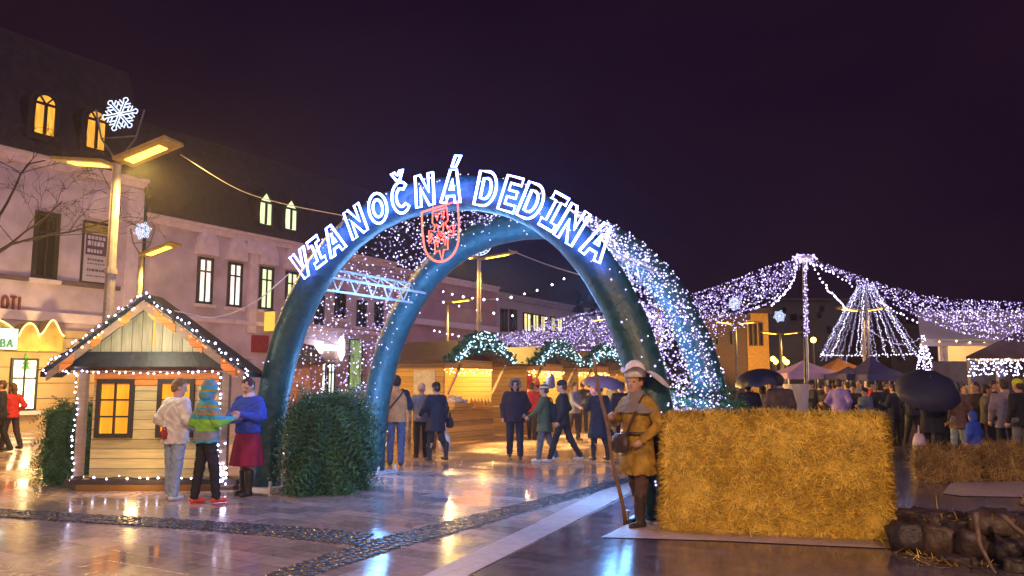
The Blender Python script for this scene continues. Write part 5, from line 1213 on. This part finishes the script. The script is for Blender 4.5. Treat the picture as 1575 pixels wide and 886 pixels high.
        lat = lat / np.linalg.norm(lat); nrm = np.cross(d, lat) * (1 if np.cross(d, lat)[0] * sg < 0 else -1)
        hp = B if glove is None else 'glove%d' % i
        pc = w_ + d * .055; fr = max(.0085 * s, .55 * h)
        A(hp, cone(S_(w_), S_(w_ + d * .09), .026 * s, .034 * s, 0)); A(hp, cone(S_(pc - lat * .022), S_(pc + lat * .022 + d * .02), .026 * s, .024 * s, 0))
        for f_, (o, ln) in enumerate(((-.032, .062), (-.011, .074), (.011, .070), (.031, .055))):
            r0 = w_ + d * .088 + lat * o; m1 = r0 + d * ln * .55 + nrm * .012; m2 = m1 + d * ln * .28 + nrm * ln * .45
            A(hp, cone(S_(r0), S_(m1), fr, fr * .95, 0, k=.006)); A(hp, cone(S_(m1), S_(m2), fr * .95, fr * .85, 0, k=.006))
        t0 = w_ + d * .03 - lat * .03; A(hp, cone(S_(t0), S_(t0 + d * .04 - lat * .028 + nrm * .01), fr * 1.25, fr * 1.05, 0, k=.01)); A(hp, cone(S_(t0 + d * .04 - lat * .028 + nrm * .01), S_(t0 + d * .07 - lat * .025 + nrm * .025), fr * 1.05, fr * .9, 0, k=.008))
    # head
    hy = sh(1.6); hc = np.array((0, .02 + hy + nod * .05, 1.615 + Z - nod * .02)); ct, st_ = math.cos(turn), math.sin(turn)
    def Hd(x, y, z):
        y2, z2 = y * math.cos(nod) + z * math.sin(nod), -y * math.sin(nod) + z * math.cos(nod)
        return S_(hc + np.array((x * ct - y2 * st_, x * st_ + y2 * ct, z2)))
    A(B, cone(S_((0, hy - .015, 1.42 + Z)), S_((0, hy + .0, 1.53 + Z)), .058 * s, .055 * s, 0)); A(B, ellp(Hd(0, 0, .02), S_((.077, .097, .105)), 0, turn, k=.03)); A(B, ellp(Hd(0, .025, -.055), S_((.058, .068, .068)), 0, turn, k=.03))
    A(B, cone(Hd(0, .085, .012), Hd(0, .115, -.022), .011 * s, .017 * s, 0, k=.012)); A(B, cone(Hd(0, .07, -.10), Hd(0, .078, -.095), .02 * s, .02 * s, 0))
    for sg in (-1, 1):
        A(B, ellp(Hd(sg * .079, -.008, -.008), S_((.014, .028, .034)), 0, turn, k=.01)); A(B, cone(Hd(sg * .018, .092, .03), Hd(sg * .045, .085, .028), .012 * s, .011 * s, 0, k=.01))
        A(B, ellp(Hd(sg * .031, .083, .008), S_((.012, .008, .007)), 1, turn, k=.004, bias=.002))
    A(B, ellp(Hd(0, .088, -.060), S_((.022, .010, .006)), 2, turn, k=.004, bias=.003))
    # hair, hat, hood
    if hair and not (hood and hood.get('up', True)):
        A('hair', ellp(Hd(0, -.018, .045), S_((.087, .097, .094)), 0, turn)); A('hair', ellp(Hd(0, -.055, -.005), S_((.080, .065, .085)), 0, turn))
        if hairlen: A('hair', cone(Hd(0, -.07, -.02), Hd(0, -.085, -.02 - hairlen), .07 * s, .06 * s, 0))
    if hat:
        A('hat', ellp(Hd(0, -.008, .055), S_((.095, .112, .088)), 0, turn))
        if hat.get('brim'): A('hat', cone(Hd(-.09, .03, .04), Hd(.09, .03, .04), .022 * s, .022 * s, 0))
        if hat.get('pom'): A('hat', ellp(Hd(0, -.02, .155), S_((.04, .04, .04)), 0))
    if hood:
        if hood.get('up', True):
            A('hood', ellp(Hd(0, -.025, .03), S_((.108, .118, .132)), 0, turn)); A('hood', ellp(Hd(0, -.05, -.08), S_((.10, .10, .10)), 0, turn))
            if hood.get('fur'):
                for q in range(14):
                    a = PI * (-.15 + 1.3 * q / 13); A('fur', cone(Hd(.108 * math.cos(a), .065, .01 + .125 * math.sin(a)), Hd(.112 * math.cos(a + .1), .06, .01 + .13 * math.sin(a + .1)), .034 * s, .03 * s, 0))
        else: A('hood', ellp(S_((0, hy - .10, 1.47 + Z)), S_((.12, .07, .085)), 0))
    if collar: A('collar', loft([(1.43 * s + Z * s, 0, hy * s, .10 * s, .095 * s), (1.52 * s + Z * s, 0, (hy + .01) * s, .075 * s, .08 * s)], 0))
    if scarf: A('scarf', loft([(1.43 * s + Z * s, 0, hy * s, .115 * s, .11 * s), (1.54 * s + Z * s, 0, (hy + .015) * s, .085 * s, .095 * s)], 0))
    if skirt: A('skirt', loft([(z * s + Z * s, 0, y * s, rx * s, ry * s) for z, y, rx, ry in ((skirt['z'], 0, skirt.get('r', .27), skirt.get('r', .27) * .85), (.75, 0, .225, .19), (1.0, 0, .175, .14), (1.08, 0, .165, .13))], 0, folds=9))
    for e_ in (extra or []): A(e_['part'], e_['prim'](S_, Z, s))
    rot = math.atan2(-face[0], face[1])
    cm = {'trousers': legs, 'coat': top, 'hat': hat and hat['c'], 'hair': cloth('hair', hair, .6, .3) if hair else None, 'hood': hood and hood['c'], 'fur': hood and hood.get('fur'), 'collar': collar, 'scarf': scarf, 'skirt': skirt and skirt['c']}
    sm = cloth('shoe', shoe, .45)
    if near:
        order = [B] + [p for p in parts if p != B]; root = None
        for pn in order:
            V, Q, tg = sdf_mesh(parts[pn], h, .02 if pn != 'coat' else .04)
            mb = MB(); mb.V = [tuple(v) for v in V]; mb.F = [tuple(f) for f in Q]
            if pn == B: mb.M = list(tg); ms = [SKIN, M_eye, M_lip]; nm = 'person'
            elif pn.startswith('shoe'): mb.M = [0] * len(Q); ms = [sm]; nm = 'boot' if boots else 'shoe'
            elif pn.startswith('glove'): mb.M = [0] * len(Q); ms = [glove]; nm = 'glove'
            elif pn == 'coat' and stripes:
                zc = V[Q].mean(1)[:, 2]; mb.M = [next((i for i, (z, _) in enumerate(stripes) if q >= z * s), 0) for q in zc]; ms = [c for _, c in stripes]; nm = 'jacket'
            elif pn == 'coat': mb.M = list(tg); ms = [top, sleeve or top]; nm = 'coat' if hz < .8 else 'jacket'
            elif pn in cm: mb.M = [0] * len(Q); ms = [cm[pn]]; nm = {'fur': 'fur_trim'}.get(pn, pn)
            else:
                e_ = next(x for x in extra if x['part'] == pn); mb.M = [0] * len(Q); ms = [e_['c']]; nm = pn
            if pn == 'hat' and hat.get('stripes'):
                zc = V[Q].mean(1)[:, 2]; z0 = zc.min(); mb.M = [int((q - z0) / (.028 * s)) % len(hat['stripes']) for q in zc]; ms = hat['stripes']
            if pn == 'hood' and hood.get('stripes'):
                zc = V[Q].mean(1)[:, 2]; z0 = zc.min(); mb.M = [int((q - z0) / (.035 * s)) % len(hood['stripes']) for q in zc]; ms = hood['stripes']
            o = mb.build(nm, ms, root, True, True)
            if root is None: root = o
    else:
        allp = []; ms = [SKIN, M_eye, M_lip]
        for pn, pl in parts.items():
            if pn == B: allp += pl; continue
            m_ = sm if pn.startswith('shoe') else glove if pn.startswith('glove') else cm.get(pn)
            if m_ is None: m_ = next(x['c'] for x in extra if x['part'] == pn)
            if pn == 'coat' and sleeve: i_ = len(ms); ms += [top, sleeve]; [p.update(tag=i_ + p['tag']) for p in pl]
            else: i_ = len(ms); ms.append(m_); [p.update(tag=i_) for p in pl]
            allp += pl
        V, Q, tg = sdf_mesh(allp, h, .03); mb = MB(); mb.V = [tuple(v) for v in V]; mb.F = [tuple(f) for f in Q]; mb.M = list(tg); root = mb.build('person', ms, None, True, True)
    root.location = g_; root.rotation_euler = (0, 0, rot)
    tag(root, label, 'person', group); root['hgt'] = H
    return root
def world(o, v, H=None):
    """a point of a 1.75 m body frame in the world"""
    s = (o['hgt'] if H is None else H) / 1.75; c, sn = math.cos(o.rotation_euler[2]), math.sin(o.rotation_euler[2]); x, y, z = [q * s for q in v]
    return Vector((o.location.x + x * c - y * sn, o.location.y + x * sn + y * c, z))
def bag_on(o, label, c, hand, size=(.17, .08, .2), handle=.2, strap=None, name='bag', cat='bag', white=False):
    p = world(o, hand); mb = MB(); z0 = max(.03, p.z - handle - size[2] * 1.6)
    prof = [(.6, 0), (1.0, .12), (1.08, .45), (.9, .8), (.55, 1.0)]
    if name == 'shoulder_bag' or name == 'backpack': prof = [(.8, 0), (1, .1), (1, .85), (.85, 1.0)]
    H_ = size[2] * 1.6; mb.lathe([(r, z * H_) for r, z in prof], (0, 0, 0), 14, size[0], size[1]); ct, st_ = math.cos(o.rotation_euler[2]), math.sin(o.rotation_euler[2])
    rg = random.Random(len(label)); mb.V = [(x + rg.uniform(-.008, .008), y + rg.uniform(-.008, .008), z) for x, y, z in mb.V]
    base = Vector((p.x, p.y, z0)); root = thing(name, label, cat, base, o.rotation_euler[2] + 1.2 * (1 if not strap else 0)); mb.build('body', c, root, True, True)
    hm = MB()
    if strap:
        for q in strap:
            hm = MB(); pts = [root_inv(root, world(o, v)) for v in q]; hm.tube(through(pts, 6), .016, 5); hm.build('strap', c, root, True)
        return root
    else:
        for sg in (-1, 1): hm.tube(through([(sg * size[0] * .45, 0, H_ * .95), (sg * size[0] * .35, 0, H_ + handle * .5), (sg * .01, 0, H_ + handle)], 4), .014, 5)
    hm.build('handle', c, root, True); return root
def root_inv(root, w_):
    d = w_ - Vector(root.location); c, s = math.cos(-root.rotation_euler[2]), math.sin(-root.rotation_euler[2]); return Vector((d.x * c - d.y * s, d.x * s + d.y * c, d.z))
def umbrella(label, top, hand, r, c, depth=.28, tilt=None, crook=True):
    top, hand = Vector(top), Vector(hand); root = thing('umbrella', label, 'umbrella', hand); ax = (top - hand).normalized() if tilt is None else Vector(tilt).normalized(); s1 = ax.orthogonal().normalized(); s2 = ax.cross(s1)
    n_ = 16; rows = 6; mb = MB(); i0 = 0; vs = []
    for k in range(rows + 1):
        f = k / rows; rr = r * math.sin(f * PI / 2 * .98); dd = depth * (1 - math.cos(f * PI / 2))
        for j in range(n_):
            a = 2 * PI * j / n_; sc = 1 - (.05 * f if j % 2 else 0); vs.append(top - ax * (dd + (.045 * f if j % 2 else 0)) + (s1 * math.cos(a) + s2 * math.sin(a)) * max(.01, rr) * sc)
    for (th_) in (0, .006):
        mb.add([v - ax * th_ for v in vs], [((k * n_ + j), k * n_ + (j + 1) % n_, (k + 1) * n_ + (j + 1) % n_, (k + 1) * n_ + j)[::1 if th_ else -1] for k in range(rows) for j in range(n_)])
    mb.build('canopy', c, root, smooth=True)
    mb = MB(); mb.tube([top + ax * .05, top, hand, hand - ax * .06], .009, 6); mb.build('shaft', M_metal, root)
    mb = MB()
    for j in range(0, n_, 2):
        mb.tube([Vector(vs[k * n_ + j]) - ax * .012 for k in range(1, rows + 1)], .004, 4)
    mb.build('rib', M_metal, root)
    return root
# palette
K_dark = cloth('black_cloth', (.022, .02, .026)); K_navy = cloth('navy_cloth', (.02, .021, .042)); K_jean = cloth('blue_denim', (.07, .10, .20)); K_ljean = cloth('pale_denim', (.27, .34, .46)); K_grey = cloth('grey_cloth', (.13, .13, .15)); K_brown = cloth('brown_cloth', (.10, .055, .04))
K_plum = cloth('plum_cloth', (.032, .02, .036)); K_green = cloth('green_cloth', (.09, .11, .055)); K_white = cloth('white_cloth_coat', (.62, .58, .55)); K_red = cloth('red_cloth', (.5, .03, .03)); K_tan = cloth('tan_cloth', (.52, .27, .11)); K_burg = cloth('burgundy_cloth', (.22, .012, .05)); K_blue = cloth('blue_cloth', (.03, .07, .42))
K_teal = cloth('teal_cloth', (.05, .33, .45)); K_lime = cloth('lime_cloth', (.22, .52, .06)); K_ash = cloth('ash_cloth', (.22, .23, .25)); K_ochre = cloth('ochre_cloth', (.40, .25, .035)); K_must = cloth('mustard_wool', (.33, .19, .025), .8, .4); K_cream = cloth('cream_linen', (.62, .52, .46)); K_leath = mat('brown_leather', (.06, .035, .03), .4, .3, 10, .3); K_lil = cloth('lilac_cloth', (.24, .18, .55)); K_fur = cloth('fur', (.24, .16, .11), .9, .5); K_steel = cloth('steel_blue_cloth', (.16, .18, .28))
# --- group by the hut
p_w = person('person in a white jacket and pale jeans with back turned beside the hut window', 265, 768, (.55, .85), 1.69, K_white, K_ljean, ('pocket', 'hip'), (.05, -.06), (.04, .04), hair=(.20, .11, .05), shoe=(.55, .5, .48), h=.013, near=True, turn=-.5, bulk=1.16, hem=.80, legw=1.12, nod=.2)
bag_on(p_w, 'small red pouch hanging at the white jacket hem', mat('red_pouch', (.3, .03, .03), .5), (.02, -.20, 1.05), (.05, .03, .08), .04)
p_c = person('child in a teal jacket with a lime stripe and striped hood wearing red shoes', 313, 774, (.72, .60), 1.66, K_teal, K_dark, ('pocket', 'hold'), (-.10, .22), (.03, .12), shoe=(.62, .07, .03), h=.013, near=True, bulk=1.17, hem=.86,
   stripes=[(1.40, K_teal), (1.36, K_ochre), (1.33, K_teal), (1.29, K_ash), (1.26, K_ochre), (1.19, K_teal), (1.035, K_lime), (.90, K_ash), (.0, K_teal)], hood={'c': K_teal, 'up': True, 'stripes': [K_teal, K_teal, K_ash, K_teal, K_ochre]}, hair=None, nod=.25)
p_m = person('woman in a burgundy dress and blue shawl with folded arms at the arch foot', 378, 762, (-.45, -.85), 1.71, K_blue, K_dark, ('hold', 'fold'), (.08, -.05), (.02, .02), hair=(.05, .03, .025), h=.012, near=True, hem=1.14, bulk=1.14, skirt={'z': .44, 'r': .27, 'c': K_burg}, collar=K_cream, turn=.15, nod=.35, boots=True,
   extra=[{'part': 'shawl', 'c': K_blue, 'prim': lambda S_, Z, s: loft([((z + Z) * s, 0, y * s, rx * s, ry * s) for z, y, rx, ry in ((1.12, 0, .31, .20), (1.25, 0, .30, .19), (1.38, -.005, .25, .16), (1.46, -.01, .12, .10))], 0, folds=9)}])
ex = world(p_m, (.02, .24, 1.16)); mb = MB(); mb.ell((0, 0, 0), .20, .12, .09, 14, 8); bl = mb.build('cloth_bundle', cloth('blue_bundle', (.08, .14, .5)), None, True, True, loc=ex); bl.rotation_euler = (0, .2, p_m.rotation_euler[2]); tag(bl, 'bright blue cloth bundle held in the arms of the woman in burgundy', 'bundle')
# --- left edge
person('person in a red jacket at the left picture edge before the lit shop', 14, 692, (-.9, .3), 1.66, K_red, K_plum, ('down', 'pocket'), (.2, -.2), (.05, .2), hair=(.12, .06, .03), h=.017, near=True, hairlen=.12)
person('person in dark navy cut by the left picture edge', -4, 696, (-.8, -.5), 1.72, K_navy, K_dark, ('down', 'down'), (.2, -.2), (.1, .2), h=.02)
# --- walkway
p_t = person('man in a tan jacket with dark sleeves and blue jeans seen from behind', 608, 716, (-.12, 1), 1.79, K_tan, K_jean, ('down', 'hold'), (.10, -.14), (.05, .1), sleeve=K_navy, hair=(.03, .02, .02), h=.015, near=True, bulk=1.08, legw=1.05)
bag_on(p_t, 'dark shoulder bag on the left hip of the man in tan', K_dark, (-.25, -.06, 1.05), (.07, .12, .16), .0, [[(-.22, -.05, 1.0), (-.05, -.16, 1.2), (.14, -.10, 1.44), (.10, .02, 1.48)]], 'shoulder_bag')
p_d = person('person in a dark coat and knitted hat carrying a white plastic bag', 670, 709, (-.65, .75), 1.66, K_navy, K_dark, ('fwd', 'carry'), (.12, -.18), (.04, .2), hat={'c': K_dark}, h=.016, near=True, hem=.66, boots=True, bulk=1.12)
bag_on(p_d, 'white plastic carrier bag held by the person in dark coat', mat('white_plastic', (.62, .6, .6), .4, .1, 9, .4), (.27, .03, .84), (.16, .12, .24), .24, name='carrier_bag')
bag_on(p_d, 'black handbag at the elbow of the person with the white carrier', K_dark, (.34, -.06, 1.06), (.14, .07, .14), .1)
person('grey haired person in a steel blue jacket half hidden behind the dark coat', 647, 704, (-.4, .9), 1.64, K_steel, K_dark, ('hold', 'hold'), hair=(.45, .33, .30), h=.018, near=True, bulk=1.05)
person('man in a dark parka with fur edged hood walking towards the viewer', 792, 705, (.05, -1), 1.74, K_plum, K_navy, ('pocket', 'down'), (.16, -.14), (.04, .22), hood={'c': K_plum, 'up': True, 'fur': K_fur}, h=.015, near=True, hem=.80, bulk=1.22, legw=1.1)
p_g = person('child in a green coat and striped bobble hat with a dark backpack', 838, 710, (-.85, .25), 1.62, K_green, K_grey, ('fwd', 'pocket'), (.16, -.18), (.04, .22), hat={'c': K_grey, 'stripes': [K_cream, K_brown, K_grey], 'pom': True}, shoe=(.6, .56, .55), h=.015, near=True, hem=.68, bulk=1.08)
bag_on(p_g, 'dark backpack on the back of the child in the green coat', K_dark, (0, -.24, 1.30), (.16, .10, .24), .0, [[(-.12, -.16, 1.2), (-.13, -.12, 1.42), (-.12, .06, 1.40)], [(.12, -.16, 1.2), (.13, -.12, 1.42), (.12, .06, 1.40)]], 'backpack')
person('striding person in black jacket and tight trousers behind the green coated child', 866, 711, (-.95, .2), 1.74, K_dark, K_dark, ('down', 'pocket'), (.34, -.34), (.05, .18), hat={'c': K_dark}, shoe=(.4, .36, .36), h=.015, near=True, legw=.9, hem=.80)
p_u = person('person in a long dark coat under a lilac umbrella', 922, 708, (-.4, .9), 1.64, K_navy, K_dark, ('raise', 'carry'), (.10, -.14), (.03, .15), hair=(.03, .02, .03), h=.016, near=True, hem=.50, bulk=1.15, boots=True)
umbrella('lilac umbrella held over the long dark coat', at(929, 578, p_u.location.y - .05), at(925, 622, p_u.location.y - .28), .46, mat('lilac_fabric', (.17, .12, .25), .5, .1, 4, 0), .20, tilt=(.12, -.12, 1))
bag_on(p_u, 'dark shopping bag in the right hand of the person under lilac umbrella', K_dark, (.30, .03, .86), (.17, .10, .24), .16)
p_y = person('person in a dark jacket carrying a yellow bag behind the costumed man', 957, 697, (-.2, 1), 1.68, K_plum, K_dark, ('down', 'carry'), (.14, -.14), (.03, .15), h=.018, near=True, hem=.80, bulk=1.12)
bag_on(p_y, 'yellow green bag carried beside the costumed man', mat('yellow_bag', (.45, .36, .04), .5), (-.22, .03, .92), (.16, .08, .26), .06)
# --- the costumed man with staff
p_s = person('costumed man in a mustard tunic and white floppy hat with a staff', 983, 809, (-.80, -.52), 1.76, K_must, K_brown, ('pocket', ((.26, .12, 1.17), (.10, .30, 1.22))), (.10, -.10), (.03, .03), hair=(.10, .05, .03), shoe=(.045, .03, .025), boots=True, h=.013, near=True, hem=.70, bulk=1.02, turn=.30,
   extra=[{'part': 'mantle', 'c': cloth('grey_mantle', (.20, .17, .16)), 'prim': lambda S_, Z, s: loft([((z + Z) * s, 0, y * s, rx * s, ry * s) for z, y, rx, ry in ((1.27, -.01, .29, .20), (1.36, -.01, .25, .17), (1.45, -.01, .13, .12), (1.53, 0, .08, .085))], 0, folds=8)},
          {'part': 'tunic_hem', 'c': K_must, 'prim': lambda S_, Z, s: loft([((z + Z) * s, 0, y * s, rx * s, ry * s) for z, y, rx, ry in ((.58, 0, .25, .20), (.8, 0, .215, .17), (1.0, 0, .20, .155))], 0, folds=11)},
          {'part': 'belt', 'c': K_leath, 'prim': lambda S_, Z, s: loft([((z + Z) * s, 0, y * s, rx * s, ry * s) for z, y, rx, ry in ((1.015, .005, .212, .165), (1.06, .008, .210, .163))], 0)}])
bag_on(p_s, 'brown leather satchel hanging across the mustard tunic', K_leath, (.03, .24, 1.04), (.14, .06, .13), .0, [[(-.06, .22, 1.02), (-.14, .17, 1.25), (-.13, .02, 1.46), (0, -.16, 1.40), (.18, -.14, 1.2), (.22, .05, 1.0), (.12, .2, 1.0)]], 'satchel')
hc = world(p_s, (0, .02, 1.70)); ht = thing('floppy_hat', 'white floppy hat with a long drooping brim on the costumed man', 'hat', hc)
mb = MB(); n_ = 28; rows = 7; vs = []
cs = Vector((1, .12, 0)).normalized(); cu = Vector((-cs.y, cs.x, 0))
for k in range(rows + 1):
    f = k / rows
    for j in range(n_):
        a = 2 * PI * j / n_; rx_ = .11 + (.30 if math.cos(a) > 0 else .05) * f; ry_ = .12 + .13 * f; z = .05 + .05 * f - .22 * f * f * max(0, math.cos(a)) ** 1.2 - .03 * f * f + .03 * f * math.sin(3 * a + 1); vs.append(hc + cs * math.cos(a) * rx_ + cu * math.sin(a) * ry_ + UZ * z)
for th_ in (0, -.012): mb.add([v + UZ * th_ for v in vs], [((k * n_ + j), (k + 1) * n_ + j, (k + 1) * n_ + (j + 1) % n_, k * n_ + (j + 1) % n_)[::1 if th_ == 0 else -1] for k in range(rows) for j in range(n_)])
mb.build('brim', cloth('white_felt', (.75, .68, .66)), ht, smooth=True); mb = MB(); mb.lathe([(.128, -.02), (.125, .06), (.10, .13), (.05, .17), (.01, .18)], hc, 18, 1, 1.05); mb.build('crown', cloth('white_felt', (.75, .68, .66)), ht, smooth=True)
hd_ = world(p_s, (.10, .40, 1.24)); sb_ = gnd(962, 806); tp = hd_ + (hd_ - Vector((sb_.x, sb_.y, 0))) * .52; mb = MB(); mb.tube([Vector((sb_.x, sb_.y, 0)).lerp(tp, i / 10) + Vector((.012 * math.sin(i * 1.3), 0, 0)) for i in range(11)], [.024 - .006 * i / 10 for i in range(11)], 8)
tag(mb.build('staff', mat('staff_wood', (.22, .12, .05), .6, .3, 12, .4), smooth=True), 'tall wooden staff in the hand of the costumed man', 'staff')
# --- behind the straw wall
umbrella('dark navy umbrella above the couple behind the straw wall', at(1166, 567, 18.0), at(1172, 612, 18.0), .56, mat('navy_fabric', (.02, .02, .05), .35, .1, 4, 0), .34)
person('person in a navy coat under the dark umbrella behind the straw wall', 1150, 0, (.2, 1), 1.70, K_navy, K_dark, ('down', 'raise'), at_y=18.2, h=.022, bulk=1.15)
person('fair haired person beside the navy coat behind the straw wall', 1172, 0, (.9, .5), 1.58, K_cream, K_dark, ('down', 'down'), at_y=18.5, h=.022, hair=(.3, .18, .1), bulk=.95)
person('large person in a brown jacket left of the white pedestal', 1199, 0, (.5, 1), 1.80, K_brown, K_dark, ('down', 'down'), at_y=17.6, h=.022, hair=(.03, .02, .02), bulk=1.2)
q = at(1226, 640, 19.5); mb = MB(); mb.lathe([(.16, 0), (.18, .2), (.29, 1.50), (.31, 1.62), (.02, 1.62)], (q.x, 19.5, 0), 20); tag(mb.build('pedestal', mat('white_plastic_pedestal', (.6, .56, .62), .4, .05, 4, 0), smooth=False), 'white tapered pedestal beside the person in brown', 'pedestal')
crowd = [(1248, 24, 1.72, 'navy', 'person in dark navy just right of the tent pole'), (1262, 26, 1.70, 'dark', 'person in black facing the lilac canopy counter'), (1272, 23.5, 1.60, 'plum', 'short person in plum near the tent pole'), (1290, 22.5, 1.76, 'lil', 'person in a bright lilac jacket under the canopy'), (1303, 25, 1.70, 'dark', 'person in black right of the lilac jacket'),
  (1312, 23.5, 1.62, 'plum', 'short person in plum right of the lilac jacket'), (1322, 26, 1.74, 'steel', 'person in steel blue before the navy canopy'), (1330, 22.5, 1.52, 'jean', 'short person in denim blue before the red jacket'), (1339, 24.5, 1.73, 'red', 'person in a red jacket under the navy canopies'), (1352, 22.5, 1.66, 'navy', 'person in navy right of the red jacket'), (1363, 24, 1.74, 'dark', 'broad person in black before the peaked canopy'),
  (1374, 22.0, 1.62, 'navy', 'person in navy at the right end of the straw wall'), (1382, 25, 1.76, 'plum', 'tall person in plum behind the straw wall end'), (1238, 27, 1.68, 'red', 'person in red deep beneath the lilac canopy'), (1283, 28.5, 1.70, 'tan', 'person in brown wool deep beneath the lilac canopy')]
KM = {'navy': K_navy, 'dark': K_dark, 'plum': K_plum, 'lil': K_lil, 'steel': K_steel, 'jean': K_jean, 'red': K_red, 'tan': K_brown, 'green': K_green, 'brown': K_brown, 'grey': K_grey}
rg = random.Random(17)
for px, Y, H, k, lb in crowd:
    a = rg.uniform(0, 6.28); person(lb, px, 0, (math.cos(a), math.sin(a)), H, KM[k], K_dark if rg.random() < .6 else K_jean, (rg.choice(('down', 'pocket', 'hold', 'fold', 'raise')), rg.choice(('down', 'pocket', 'hold', 'fwd'))), at_y=Y, h=.028, hat={'c': K_dark} if rg.random() < .4 else None, hair=(.05, .03, .025), bulk=1.12, hem=rg.choice((.84, .7)), group='visitors behind the straw wall')
# --- right
p_b = person('person in black under a big dark blue umbrella behind the low bale', 1430, 0, (.1, .95), 1.70, K_dark, K_dark, ('raise', 'carry'), (.12, -.1), (.03, .1), at_y=17.2, h=.018, near=True, bulk=1.15, hem=.62)
umbrella('big dark blue umbrella tilted over the person in black', at(1431, 580, 16.75), world(p_b, (-.14, .12, 1.0)), .64, mat('blue_fabric', (.022, .022, .055), .6, .1, 4, 0), .38)
bag_on(p_b, 'pale pink carrier bag beside the person with the big umbrella', mat('pink_plastic', (.55, .40, .48), .4, .1, 9, .3), (-.30, -.05, .78), (.19, .13, .26), .16, name='carrier_bag')
person('person in a pale brown coat right of the big blue umbrella', 1470, 0, (-.4, .9), 1.66, cloth('fawn_cloth', (.20, .12, .10)), K_ljean, ('down', 'pocket'), (.1, -.1), (.03, .1), at_y=17.8, h=.02, near=True, hem=.7)
person('small child in a bright blue suit by the low straw bales', 1493, 0, (-.5, .8), 1.12, K_blue, K_blue, ('down', 'down'), at_y=14.9, h=.018, near=True, hood={'c': K_blue, 'up': True}, hair=None, bulk=1.2)
person('person in a pale jacket and dark trousers at the right edge stall', 1543, 0, (.2, .9), 1.72, cloth('pale_pink_cloth', (.28, .22, .26)), K_dark, ('down', 'down'), (.06, -.06), at_y=16.8, h=.019, near=True, hem=.74)
person('person in black with a bright yellow hat at the right picture edge', 1566, 0, (-.3, .9), 1.72, K_dark, K_grey, ('down', 'down'), (.08, -.08), at_y=16.3, h=.019, near=True, hat={'c': cloth('neon_cloth', (.6, .62, .03)), 'brim': True}, hem=.8)
for px, Y, H, k, lb in ((1402, 21.5, 1.70, 'navy', 'person in navy left of the big blue umbrella'), (1452, 22, 1.72, 'brown', 'person in brown behind the big blue umbrella'), (1482, 20.8, 1.62, 'tan', 'person in brown wool before the marquee wall'), (1500, 18.4, 1.66, 'plum', 'person in plum at the counter of the right stall'), (1516, 18.0, 1.60, 'grey', 'person in grey at the counter of the right stall'), (1528, 18.8, 1.70, 'dark', 'person in black at the counter of the right stall'), (1590, 18, 1.7, 'navy', 'person in navy cut by the right picture edge')):
    a = rg.uniform(0, 6.28); person(lb, px, 0, (math.cos(a), math.sin(a)), H, KM[k], K_dark, (rg.choice(('down', 'hold', 'fold')), rg.choice(('pocket', 'raise', 'fwd'))), stride=(rg.uniform(0, .25), -rg.uniform(0, .25)), at_y=Y, h=.026, hair=(.05, .03, .025), bulk=1.12, group='visitors at the right hand stalls')
for px, Y, H, k, lb in ((818, 24.5, 1.68, 'red', 'person in red at the second stall counter'), (826, 26, 1.6, 'tan', 'person in brown wool in front of the second stall'), (884, 24, 1.66, 'steel', 'person in steel blue in the gap beside the black striding figure'), (896, 28, 1.72, 'dark', 'person in black deep in the lane of stalls'), (906, 31, 1.7, 'lil', 'person in lilac deep in the lane of stalls'), (942, 27, 1.72, 'navy', 'person in navy deep in the lane near the arch leg'), (968, 24, 1.7, 'brown', 'person in brown behind the costumed man')):
    a = rg.uniform(0, 6.28); person(lb, px, 0, (math.cos(a), math.sin(a)), H, KM[k], K_dark, (rg.choice(('down', 'hold', 'fold')), rg.choice(('pocket', 'raise', 'fwd'))), stride=(rg.uniform(0, .25), -rg.uniform(0, .25)), at_y=Y, h=.028, hair=(.05, .03, .025), bulk=1.12, group='visitors in the lane of stalls')
# ------------------------------------------------------------------ thin air volume added to spread a glow round the lamps
hb = MB(); hb.box(-70, 70, -9, 115, -1, 17)
hm_ = bpy.data.materials.new('glow_air'); hm_.use_nodes = True; nt = hm_.node_tree; nt.nodes.remove(nt.nodes['Principled BSDF'])
v = N(nt, 'ShaderNodeVolumePrincipled'); v.inputs['Density'].default_value = .0013; v.inputs['Color'].default_value = (.92, .9, .96, 1); v.inputs['Anisotropy'].default_value = .7
nt.links.new(v.outputs[0], nt.nodes['Material Output'].inputs['Volume']); tag(hb.build('haze', hm_), kind='stuff')
# ------------------------------------------------------------------ render settings
SC.view_settings.view_transform = 'Standard'; SC.view_settings.look = 'None'; SC.view_settings.exposure = 0.3; SC.view_settings.gamma = 1.0; SC.view_settings.use_curve_mapping = False
SC.cycles.use_denoising = True
SC.cycles.max_bounces = 6; SC.cycles.sample_clamp_indirect = 4.0; SC.cycles.sample_clamp_direct = 0.0
